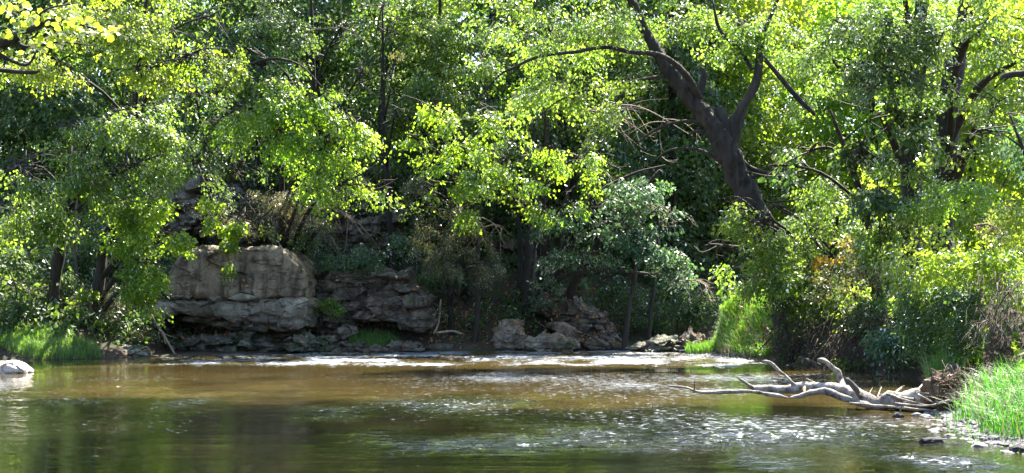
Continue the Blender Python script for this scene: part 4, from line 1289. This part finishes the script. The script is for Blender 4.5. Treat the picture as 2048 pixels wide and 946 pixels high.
    plant('maple_tree', 'dark maple with layered boughs and white leaf glints at centre right', 'tree', B(1110, 48.8),
          [(1150, 440, 45.8, 90, 35, 1.1, 1.0), (1250, 390, 45.4, 90, 38, 1.1, .9), (1240, 460, 45.4, 90, 30, 1.1, .9), (1160, 510, 45.6, 70, 25, 1.0, .8), (1340, 440, 45, 80, 32, 1.1, .9), (1300, 510, 45, 80, 26, 1.0, .9), (1390, 500, 44.6, 60, 28, .9, 1.0), (1400, 560, 44.4, 52, 20, .8, .9),
           (1320, 340, 45.6, 70, 35, 1.0, .7)], 'blue', .15, 'ovate', seed=15, trad=.18, droop=.35, dens=1.15, limbs=False,
          extra=[([at(1110, 560, 48), at(1150, 480, 46.8), at(1230, 440, 45.8), at(1330, 420, 45.2)], [.09, .07, .05, .02]), ([at(1125, 500, 47), at(1180, 400, 46), at(1260, 350, 45.6), at(1330, 330, 45.6)], [.08, .06, .04, .02]),
                 ([at(1090, 580, 47.4), at(1130, 552, 46.8), at(1180, 542, 46.2), at(1240, 542, 45.8), at(1300, 548, 45.5), at(1320, 546, 45.4), at(1345, 530, 45.3)], [.10, .09, .075, .06, .05, .04, .02])])
    # trunk cluster left of the slab, as separate stems
    for k, (x0, y0, x1, y1, rr, l) in enumerate([(1052, 575, 1062, 360, .13, 'first dark trunk of the clump above the tilted slab'), (1066, 575, 1072, 380, .06, 'thin pale stem standing in the trunk clump above the slab'),
                                               (1082, 572, 1088, 350, .17, 'thickest dark trunk of the clump above the tilted slab'), (1096, 580, 1130, 440, .12, 'trunk of the clump that leans right above the slab'),
                                               (1040, 575, 1036, 420, .10, 'leftmost dark trunk of the clump above the slab')]):
        Y = 49.2 + .2 * k
        p0 = at(x0, y0, Y); g = ground(p0[0], Y)
        p, q = smooth_path([np.array([p0[0], Y, min(g, p0[2]) - .2]), p0, at((x0 + x1) / 2 + 3, (y0 + y1) / 2, Y), at(x1, y1, Y), at(x1 + 8, y1 - 120, Y + .3)], [rr * 1.3, rr, rr * .9, rr * .8, rr * .5], 5)
        tag(Tubes().add(p, q, 9, .35, k).build('tree_trunk', BARKG if k == 1 else BARK), l, 'tree trunk')
    for k, (x0, y0, x1, y1, Y, rr, mt, l) in enumerate([(1252, 665, 1270, 550, 47.2, .10, BARK, 'slim grey trunk slanting up right of the tilted slab'), (1300, 655, 1310, 560, 48.2, .07, BARK, 'thin dark trunk right of the slim grey one'),
                                                    (955, 610, 957, 470, 47.6, .08, BARK, 'thin dark trunk behind the ragged cedar'), (115, 590, 135, 420, 44.6, .1, BARK, 'thin trunk in the dark woods on the left bank'),
                                                    (38, 600, 44, 430, 45.5, .07, BARK, 'very thin trunk near the left edge of the woods'), (160, 600, 150, 470, 45.5, .06, BARKG, 'pale thin stem between the two left trunks')]):
        p0 = at(x0, y0, Y); g = ground(p0[0], Y)
        p, q = smooth_path([np.array([p0[0] - .1, Y, min(g, p0[2]) - .2]), p0, at((x0 + x1) / 2 - 2, (y0 + y1) / 2, Y), at(x1, y1, Y), at(x1 + 8, y1 - 130, Y)], [rr * 1.3, rr, rr * .85, rr * .75, rr * .4], 5)
        tag(Tubes().add(p, q, 8, .35, 20 + k).build('tree_trunk', mt), l, 'tree trunk')
    # ---- right of centre
    plant('maple_tree', 'maple with pale sunlit boughs reaching left below the leaning trunk', 'tree', B(1640, 39.5),
          [(1480, 430, 37.0, 70, 26, .7, 1.0), (1550, 410, 36.8, 70, 34, .6, 1.1), (1440, 490, 37.8, 60, 26, .8, .8), (1530, 480, 37.4, 80, 30, .9, .9), (1620, 460, 37.4, 80, 40, 1.0, .9), (1600, 540, 37.6, 70, 40, .9, .9), (1680, 400, 37.4, 80, 50, 1.0, .9), (1500, 545, 38.4, 50, 26, .8, .6), (1520, 445, 36.2, 60, 34, .3, 1.6), (1480, 415, 36.2, 50, 24, .3, 1.3), (1550, 500, 36.4, 50, 30, .3, 1.1)],
          'mid', .12, seed=21, trad=.13, droop=.35, bias=(-.7, -.2))
    plant(Lb, 'shaded tree with big rounded leaves right of the leaning trunk', 'tree', B(1760, 36),
          [(1660, 220, 33.6, 80, 40, .8, .9), (1620, 300, 34, 90, 50, .9, .9), (1720, 290, 33.6, 90, 55, .9, .9), (1560, 330, 34.6, 50, 35, .7, .6), (1760, 380, 33.6, 80, 50, .9, .8), (1800, 230, 34, 80, 60, 1.0, .8)], 'dark', .14, 'round', seed=22, trad=.13)
    plant(Lb, 'dark hanging foliage with thin drooping stems at the top right', 'tree', B(1850, 37.5),
          [(1700, 60, 33, 90, 60, 1.0, .9), (1790, 60, 32.6, 90, 70, 1.0, 1.0), (1780, 150, 32.6, 80, 60, .9, .8), (1870, 100, 32.6, 60, 60, .9, .6), (1680, 140, 33.4, 70, 40, .8, .7), (1800, -50, 33, 180, 40, 1.4, .6)], 'dark', .10, seed=23, trad=.2,
          trunk=([np.array([*B(1822, 38), 1.0]), at(1824, 380, 38), at(1830, 250, 38), at(1838, 100, 37.6), at(1850, -60, 37)], [.26, .24, .22, .2, .14]), hang=.4)
    plant(Lb, 'thick straight trunked tree at right with green foliage above', 'tree', B(1888, 37),
          [(1960, 60, 33.5, 90, 60, 1.0, .8), (1900, 190, 33.6, 70, 40, .8, .8), (1990, 220, 33, 80, 50, .9, .8), (1940, 300, 34, 70, 30, .8, .6), (2040, 120, 33, 50, 60, .9, .7), (1980, -40, 34, 140, 50, 1.5, .5)], 'mid', .12, seed=24,
          trunk=([np.array([*B(1886, 36.6), 1.0]), at(1888, 420, 36.6), at(1893, 300, 36.6), at(1900, 180, 36.5), at(1925, 60, 36.4), at(1945, -60, 36.3)], [.32, .30, .29, .27, .22, .18]))
    plant(Lb, 'thin dark stemmed tree between the shaded tree and the thick trunk', 'tree', B(1820, 34),
          [(1820, 330, 33.2, 60, 50, .7, .6), (1770, 440, 33, 60, 50, .7, .8), (1840, 420, 33, 50, 40, .6, .7)], 'mid', .11, seed=25,
          trunk=([np.array([*B(1825, 34), 1.2]), at(1822, 380, 34), at(1812, 300, 34), at(1802, 200, 34), at(1800, 60, 34)], [.11, .10, .09, .08, .05]))
    plant(Lb, 'blue green leafy branch tree reaching in from the right edge', 'tree', B(2120, 30),
          [(1960, 260, 29, 70, 28, .5, .9), (2020, 230, 29, 60, 30, .5, .9), (2050, 290, 29, 50, 30, .5, .8)], 'blue', .13, seed=26, trad=.1,
          extra=[([at(2120, 140, 30), at(2060, 146, 30), at(2012, 150, 30), at(2000, 160, 30)], [.1, .09, .06, .02])])
    build_background()


def build_background():
    """the wood behind: a few dense trees, then copies that share their meshes"""
    protos = []
    for k in range(4):
        x0, y0 = 200.0 + 10 * k, 60.0
        rng = np.random.default_rng(400 + k)
        g = ground(x0, y0)
        m = 60.0 / FPX
        bl = []
        for (dx, dz, rx, rz) in ((0, 2.2, 2.2, 1.7), (-1.3, 4.4, 2.0, 1.8), (1.4, 5.2, 2.1, 1.8), (-.6, 7.6, 2.3, 1.9), (1.2, 9.4, 2.0, 1.8), (-1.0, 11.0, 1.9, 1.6), (.4, 12.8, 1.6, 1.4)):
            c = np.array([x0 + dx + rng.normal(0, .4), y0 + rng.normal(0, .6), g + dz])
            u = FPX * (c[0]) / c[1] * 1.0
            bl.append((c, rx, rz))
        root = thing('background_tree', (x0, y0, g), 'x', 'tree')
        Cs, Us = [], []
        for (c, rx, rz) in bl:
            n = 100
            u = unit(rng.normal(0, 1, (n, 3)))
            C = c + u * rng.uniform(0, 1, (n, 1)) ** .4 * np.array([rx, rx * .9, rz]) * (1 + .3 * fbm(u * 2 + k, k, 2)[:, None])
            Cs.append(C); Us.append(u)
        C, u = np.concatenate(Cs), np.concatenate(Us)
        OUT = u * np.array([1, 1, .25]) + rng.normal(0, .3, u.shape) + np.array([0, 0, -.3])
        t0 = np.clip(.5 + .9 * fbm(C * .6, k + 11, 2), 0, 1)
        P, D, N, S, T, st = sprays(rng, C, OUT, .75, 26, .20, .4, .55, t0)
        cr = leaf_mesh('crown', P, D, N, S, T, 'rhomb', LM['dark'], root)
        tb = Tubes()
        tp, tr = smooth_path([[x0, y0, g - .6], [x0 + rng.normal(0, .3), y0, g + 4], [x0 + rng.normal(0, .5), y0, g + 8], [x0 + rng.normal(0, .6), y0, g + 12.5]], [.24, .19, .13, .05], 5)
        tb.add(tp, tr, 8, .3, k)
        tr_ = tb.build('trunk', BARK, root)
        lb = Tubes()
        for (c, rx, rz) in bl:
            i = int(np.argmin(np.abs(tp[:, 2] - (c[2] - 1))))
            for q in range(3):
                e = c + rng.normal(0, .6, 3) * np.array([rx, rx, .5])
                p = smooth_path([tp[i], (tp[i] + e) / 2 + [0, 0, .2], e], None, 3)
                lb.add(p, np.linspace(.06, .012, len(p)), 4)
        lb.build('limb', BARK, root)
        protos.append(root)
    rng = np.random.default_rng(99)
    used, seen = set(), {}
    inv = [r.children[0].matrix_parent_inverse.copy() for r in protos]

    def put(px, Y, mat, label, group, s=1.0, sink=0.0):
        x = at(px, 600, Y)[0]
        col = np.array([[x, Y, ground(x, Y) + q] for q in (2, 4, 6, 8, 10, 12)])
        if Y < 50 and shaded_gap(col, 3.0).any():
            return
        k = int(rng.integers(4))
        src = protos[k]
        if k not in used:
            o = src; kids = list(src.children); used.add(k)
            base = True
        else:
            o = src.copy(); COL.objects.link(o)
            kids = []
            for ch in src.children:
                c = ch.copy(); COL.objects.link(c); c.parent = o; c.matrix_parent_inverse = inv[k]; kids.append(c)
        x = at(px, 600, Y)[0]
        o.location = (x, Y, ground(x, Y) - sink)
        o.rotation_euler = (0, 0, rng.uniform(0, 6.28))
        o.scale = (s, s, s * rng.uniform(.9, 1.1))
        for c in kids:
            if c.name.startswith('crown'):
                c.material_slots[0].link = 'OBJECT'
                c.material_slots[0].material = LM[mat]
        marks = [(20, 'at the left edge'), (120, 'above the left bank grass'), (290, 'behind the two left trunks'), (450, 'above the big outcrop, left end'), (620, 'above the big outcrop, right end'), (790, 'above the lower outcrop'),
                 (930, 'behind the ragged cedar'), (1060, 'left of the trunk clump'), (1190, 'above the tilted slab'), (1330, 'behind the slim slanting trunk'), (1480, 'left of the leaning trunk'),
                 (1620, 'behind the fork of the leaning tree'), (1760, 'right of the leaning tree'), (1880, 'left of the thick straight trunk'), (2000, 'right of the thick straight trunk'), (9999, 'at the right edge')]
        row = 'nearest' if Y < 50 else 'front' if Y < 57.6 else 'middle' if Y < 65 else 'rear'
        lab = {'dark': 'dark', 'mid': 'green', 'lime': 'lime green', 'yellow': 'yellowish'}[mat] + ' tree in the ' + row + ' row of the wood ' + next(q for w_, q in marks if px < w_)
        if lab in seen:
            if 'of two' not in seen[lab]['label']:
                seen[lab]['label'] = lab + ', left of two'
            lab2 = lab + ', right of two'
        else:
            lab2 = lab
            seen[lab] = o
        tag(o, lab2, 'tree', group)
    for r in protos:
        bpy.context.view_layer.update()
    gD, gS = 'shaded trees on the wooded bluff', 'sunlit trees beyond the bend'
    for (Y, a, b, st, mats) in ((53.5, -60, 1400, 175, ('dark', 'dark', 'dark')), (59, -100, 1500, 190, ('dark', 'mid', 'lime')), (67, -120, 1500, 190, ('mid', 'lime', 'yellow'))):  # front row all dark leaves: shadow pockets of the wood put into the colour
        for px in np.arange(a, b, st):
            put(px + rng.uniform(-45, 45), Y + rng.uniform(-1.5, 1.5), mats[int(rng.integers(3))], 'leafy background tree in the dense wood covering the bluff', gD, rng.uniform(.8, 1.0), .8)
    for (Y, a, b, st, mats) in ((56, 1500, 2250, 190, ('yellow', 'yellow', 'lime')), (63, 1430, 2300, 180, ('lime', 'yellow', 'lime')), (72, 1400, 2350, 190, ('mid', 'yellow', 'mid')), (47, 1720, 2250, 210, ('lime', 'mid', 'yellow'))):  # mostly yellow and lime leaves: sunlit canopy glow put into the colour
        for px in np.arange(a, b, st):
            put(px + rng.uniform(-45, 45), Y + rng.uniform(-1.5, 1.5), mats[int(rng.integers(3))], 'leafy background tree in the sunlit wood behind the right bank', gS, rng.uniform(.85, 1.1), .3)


def undergrowth():
    rng = np.random.default_rng(55)
    # leaves and dry brush draped over the cut face of the right bank
    for (nm, lb, mt, n, a, b, y0, y1, Ya, Yb, sz, seed) in (
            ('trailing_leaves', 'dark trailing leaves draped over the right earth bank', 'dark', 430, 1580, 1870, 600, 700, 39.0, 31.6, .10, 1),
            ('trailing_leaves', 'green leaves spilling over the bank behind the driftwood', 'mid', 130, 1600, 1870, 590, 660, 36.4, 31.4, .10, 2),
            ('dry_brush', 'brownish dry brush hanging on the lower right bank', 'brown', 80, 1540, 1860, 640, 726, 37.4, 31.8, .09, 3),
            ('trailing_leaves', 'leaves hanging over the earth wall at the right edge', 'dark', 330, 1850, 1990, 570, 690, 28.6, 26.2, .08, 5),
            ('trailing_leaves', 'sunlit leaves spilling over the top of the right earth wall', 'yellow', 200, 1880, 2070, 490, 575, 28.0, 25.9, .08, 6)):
        px = rng.uniform(a, b, n); t = (px - a) / (b - a)
        py = y0 + (y1 - y0) * rng.uniform(0, 1, n) ** 1.3
        YY = Ya + (Yb - Ya) * t
        C = np.array([at(u, v, w) for u, v, w in zip(px, py, YY)])
        h = heights(C)
        # push each clump back or forth until it sits on the face
        for q in range(12):
            C[:, 1] += np.where(heights(C) < C[:, 2] - .1, .12, -.06)
        C[:, 1] -= .12
        u = rng.normal(0, .6, C.shape) + np.array([-.2, -1, 0]); u[:, 2] = -.5
        P, D, N, S, T, st = sprays(rng, C, u, .34, 22, sz, .5, .7, np.clip(.5 + .9 * fbm(C, seed, 2), 0, 1))
        ok = P[:, 2] > .03
        tag(leaf_mesh(nm, P[ok], D[ok], N[ok], S[ok], T[ok], 'rhomb', LM[mt]), lb, kind='stuff')
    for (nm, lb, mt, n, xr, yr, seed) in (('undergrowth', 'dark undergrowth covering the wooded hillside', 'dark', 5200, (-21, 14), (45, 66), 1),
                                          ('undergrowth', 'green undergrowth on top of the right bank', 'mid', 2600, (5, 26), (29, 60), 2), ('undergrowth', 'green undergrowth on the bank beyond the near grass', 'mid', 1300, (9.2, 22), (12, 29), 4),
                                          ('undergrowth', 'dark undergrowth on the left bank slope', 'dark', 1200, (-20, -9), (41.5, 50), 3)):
        x = rng.uniform(*xr, n); y = rng.uniform(*yr, n)
        Q = np.column_stack([x, y])
        h = heights(Q)
        d = seg_dist(Q, RIVER)
        ok = (h > .3) & (d > 1.3)
        C = np.column_stack([Q, h + rng.uniform(.05, .9, n) ** 1.3])[ok]
        u = rng.normal(0, 1, C.shape) + np.array([0, -.8, 0]); u[:, 2] = 0
        t0 = np.clip(.5 + .9 * fbm(C * .6, seed + 11, 2), 0, 1)
        P, D, N, S, T, st = sprays(rng, C, u, .5, 14, .17, .4, .6, t0)
        tag(leaf_mesh(nm, P, D, N, S, T, 'rhomb', LM[mt]), lb, kind='stuff')


def build_shrubs():
    S = 'shrub'
    kw = dict(limbs=False, foliage='leaves', stem='stem', trad=.035, stick=.007)
    plant(S, 'blue green bush on the ledge above the lower outcrop', 'shrub', B(705, 48.6), [(690, 515, 47.2, 60, 24, .6, 1.2), (750, 505, 47.2, 36, 26, .5, 1.1), (640, 530, 47.4, 30, 18, .4, .9)], 'blue', .12, seed=101, **kw)
    plant(S, 'dark green bush beside the top right corner of the big outcrop', 'shrub', B(615, 48.8), [(612, 500, 47.6, 34, 40, .5, 1.0), (630, 460, 48, 34, 30, .5, .7)], 'blue', .10, seed=102, **kw)
    plant(S, 'small bright green plant in the gap between the two outcrops', 'shrub', B(645, 46.8), [(640, 600, 45.9, 26, 26, .25, .9), (665, 612, 45.9, 20, 14, .2, .9), (632, 640, 45.9, 22, 24, .25, .8)], 'lime', .10, seed=103, k=16, R=.25, **kw)
    plant(S, 'blue grey leaved sapling left of the cedar', 'shrub', B(810, 49), [(805, 480, 47, 30, 20, .4, .9)], 'blue', .12, seed=104, **kw)
    plant(S, 'dark bush overhanging the hollow left of the tilted slab', 'shrub', B(1040, 49), [(1040, 600, 47.4, 40, 30, .5, .9), (1070, 570, 47.4, 40, 30, .5, .9), (1005, 570, 47.8, 40, 30, .5, .8)], 'blue', .11, seed=105, **kw)
    plant(S, 'shaded undergrowth bush right of the tilted slab', 'shrub', B(1220, 50.5), [(1200, 590, 49.4, 50, 40, .7, 1.0), (1240, 570, 49.4, 40, 40, .6, .9)], 'dark', .11, seed=106, **kw)
    plant(S, 'low dark bush behind the thin trunks near the bend', 'shrub', B(1350, 50.5), [(1340, 610, 49.6, 60, 36, .7, 1.0), (1400, 600, 49.6, 50, 40, .7, 1.0), (1300, 640, 49.4, 40, 30, .5, .8)], 'dark', .11, seed=107, **kw)
    plant(S, 'dark bush closing the far end of the stream', 'shrub', B(1450, 51), [(1450, 600, 50.2, 70, 50, .8, 1.1), (1520, 620, 50, 60, 50, .8, 1.0)], 'dark', .12, seed=108, **kw)
    plant(S, 'broad leaved weed hanging at the left bank beside the twigs', 'shrub', B(190, 43), [(190, 640, 42.4, 26, 18, .25, .5), (160, 590, 42.8, 30, 16, .3, .5), (120, 620, 42.6, 40, 16, .3, .4)], 'mid', .14, 'round', seed=109, k=12, R=.3, **kw)
    plant(S, 'leafy dark bush at the left edge above the grass', 'shrub', B(30, 43), [(20, 620, 41.8, 50, 40, .5, .8), (10, 530, 42.4, 60, 50, .7, .9), (70, 560, 43.2, 60, 50, .6, .6)], 'dark', .13, seed=110, **kw)
    plant(S, 'brownish brush between the left trees and the outcrop', 'shrub', B(240, 44), [(240, 620, 43.2, 40, 40, .5, .8), (270, 660, 43, 30, 30, .4, .7), (200, 590, 43.8, 50, 40, .6, .7)], 'cedar', .08, seed=111, **kw)
    plant(S, 'dark brush filling the shade behind the left trunks', 'shrub', B(130, 47.5), [(60, 520, 46.6, 80, 60, .8, .8), (180, 500, 46.6, 80, 70, .8, .8), (280, 520, 46.6, 60, 60, .7, .8)], 'dark', .13, 'rhomb', seed=112, **kw)
    plant(S, 'sprawling brush on the shelf behind the cedar', 'shrub', B(950, 49.5), [(930, 610, 48.6, 60, 36, .6, .9), (1000, 620, 48.6, 40, 30, .5, .9), (880, 560, 49, 60, 40, .6, .7)], 'dark', .10, seed=113, **kw)
    plant(S, 'dark hanging bush over the back of the big outcrop', 'shrub', B(520, 49), [(520, 455, 46.6, 60, 30, .6, .8), (450, 470, 46.6, 50, 26, .5, .7), (590, 450, 46.8, 40, 26, .5, .7)], 'dark', .10, seed=114, hang=.5, **kw)
    plant(S, 'leafy young tree screening the lower part of the leaning trunk', 'shrub', B(1585, 37), [(1500, 425, 36.0, 56, 30, .35, 1.3), (1545, 480, 36.0, 56, 36, .4, 1.3), (1530, 540, 36.1, 46, 30, .35, 1.2), (1580, 540, 36.0, 40, 40, .35, 1.0)], 'mid', .12, seed=131, **kw)
    # right bank shrubs
    plant(S, 'dark leafy shrub trailing over the right bank behind the grass nose', 'shrub', B(1610, 40.5), [(1610, 630, 39.0, 46, 36, .6, 1.0), (1650, 600, 39, 60, 44, .7, 1.0), (1620, 670, 38.6, 40, 26, .4, .6), (1600, 655, 37.4, 36, 40, .35, 1.1), (1610, 700, 37.2, 36, 20, .3, .9), (1570, 560, 37.0, 50, 40, .5, 1.1), (1620, 530, 37.0, 50, 40, .5, 1.0)], 'dark', .09, seed=121, **kw)
    plant(S, 'autumn yellow shrub on the right bank', 'shrub', B(1650, 37.8), [(1655, 515, 36.6, 22, 22, .3, .55), (1680, 490, 36.6, 14, 16, .2, .5), (1640, 545, 36.6, 14, 14, .2, .4)], 'autumn', .11, 'round', seed=122, k=12, R=.25, **kw)
    plant(S, 'olive shrub in the middle of the right bank', 'shrub', B(1720, 36.5), [(1710, 560, 34.8, 60, 40, .6, .9), (1740, 500, 34.8, 60, 40, .6, .8), (1700, 620, 34.6, 40, 26, .4, .6)], 'cedar', .09, seed=123, **kw)
    plant(S, 'pale compound leaved sapling in front of the right thicket', 'shrub', B(1830, 34), [(1820, 530, 31.8, 44, 20, .35, .8), (1840, 560, 31.6, 30, 20, .3, .8), (1790, 520, 32, 24, 14, .25, .7)], 'yellow', .10, seed=124, k=20, R=.35, **kw)
    plant(S, 'emerald green bush hanging low over the right earth bank', 'shrub', B(1800, 34), [(1800, 650, 31.6, 50, 28, .45, 1.2), (1840, 630, 31.6, 40, 26, .4, 1.1), (1760, 675, 31.8, 26, 18, .3, .9)], 'blue', .12, seed=125, droop=.5, hang=.5, **kw)
    plant(S, 'bright yellow green thicket at the right, lower half', 'shrub', B(1960, 31.5), [(1940, 470, 29.4, 90, 50, .7, .9), (2020, 420, 29.2, 60, 50, .7, .9), (1880, 560, 29.8, 70, 45, .6, .9), (1960, 540, 28.8, 60, 40, .5, .9), (1850, 470, 30.6, 60, 40, .6, .8), (2030, 500, 28, 50, 40, .5, .9)], 'yellow', .08, seed=126, **kw)
    plant(S, 'sunlit yellow green thicket at the right below the thick trunk', 'shrub', B(1950, 34), [(1930, 380, 32, 80, 40, .7, .9), (2020, 340, 31.6, 60, 50, .7, .9), (1860, 400, 32.4, 60, 40, .6, .8)], 'lime', .09, seed=127, **kw)
    plant(S, 'green vine leaves on the earth wall at the right edge', 'shrub', B(1900, 30), [(1890, 620, 28.8, 44, 40, .35, .8), (1930, 600, 28.2, 36, 36, .3, .6), (1870, 680, 29, 30, 20, .3, .6)], 'dark', .08, seed=128, k=18, R=.3, **kw)
    plant(S, 'low weeds at the foot of the right earth bank', 'shrub', B(1730, 34.4), [(1700, 720, 33.9, 50, 9, .3, .6), (1640, 690, 36, 40, 14, .3, .4)], 'mid', .08, seed=129, k=14, R=.25, **kw)
    plant(S, 'shadowed thicket behind the middle of the right bank', 'shrub', B(1690, 40.5), [(1640, 420, 40, 90, 60, .9, .8), (1750, 480, 38.5, 90, 70, .9, .9), (1840, 560, 34.6, 70, 50, .7, .9)], 'dark', .11, seed=130, **kw)


def near_overhang():
    """big sunlit leaves of a branch reaching in at the top left; the largest are leaf parts"""
    rng = np.random.default_rng(77)
    Y = 25.0
    root = thing('overhanging_branch', tuple(at(-120, 40, Y)), 'dark branch with large glowing yellow green leaves reaching in at the top left corner', 'branch')
    t = Tubes()
    p, q = rpath([(-140, 190, .16), (-40, 110, .14), (20, 80, .11), (60, 60, .06), (110, 40, .035), (200, 60, .015)], Y)
    t.add(p, q, 9, .35, 3)
    for pix in ([(20, 80, .05), (60, 95, .03), (120, 84, .02), (190, 92, .01)], [(-20, 100, .05), (50, 130, .03), (75, 100, .015)], [(60, 60, .03), (90, 20, .02), (160, 5, .01)], [(-60, 130, .05), (0, 140, .045), (60, 145, .04), (80, 143, .02)]):
        p, q = rpath(pix, Y)
        t.add(p, q, 6, .2, 4)
    t.build('stem', BARK, root)
    mt = LM['yellow']
    me = None
    spots = []
    for cx, cy, sx, sy, n in ((60, 30, 45, 22, 75), (150, 45, 45, 24, 85), (30, 70, 30, 14, 26), (100, 82, 40, 12, 42), (12, 100, 16, 8, 12), (70, 95, 16, 5, 10), (20, 5, 40, 12, 20), (215, 60, 30, 14, 40)):
        for k in range(n):
            spots.append((cx + rng.normal(0, sx * .55), cy + rng.normal(0, sy * .6)))
    for k, (px, py) in enumerate(spots[:300]):
        if me is None or k < 6:
            o = leaf_mesh('leaf', np.zeros((1, 3)), np.array([[1.0, 0, -.25]]), np.array([[0, -.1, 1.0]]), np.array([1.0]), np.array([rng.uniform(.2, .9)]), 'round', mt)
            if me is None:
                me = []
            me.append(o.data)
        else:
            o = bpy.data.objects.new('leaf', me[k % len(me)])
            COL.objects.link(o)
        o.parent = root
        o.matrix_parent_inverse = root.matrix_basis.inverted()
        o.location = tuple(at(px, py, Y + rng.normal(0, .35)))
        o.rotation_euler = (rng.normal(.3, .5), rng.normal(.25, .45), rng.uniform(0, 6.28))
        s = rng.uniform(.09, .165)
        o.scale = (s, s, s)


import time as _t
_t0 = _t.time()
build_terrain()
build_water()
build_rocks()
litter()
scatter_stones()
build_grass()
build_driftwood()
dead_sprays()
bank_roots()
build_leaning_tree()
build_trees()
build_shrubs()
undergrowth()
near_overhang()
print('script', _t.time() - _t0, 'tris', sum(len(o.data.loops) - 2 * len(o.data.polygons) for o in SC.objects if o.type == 'MESH'))
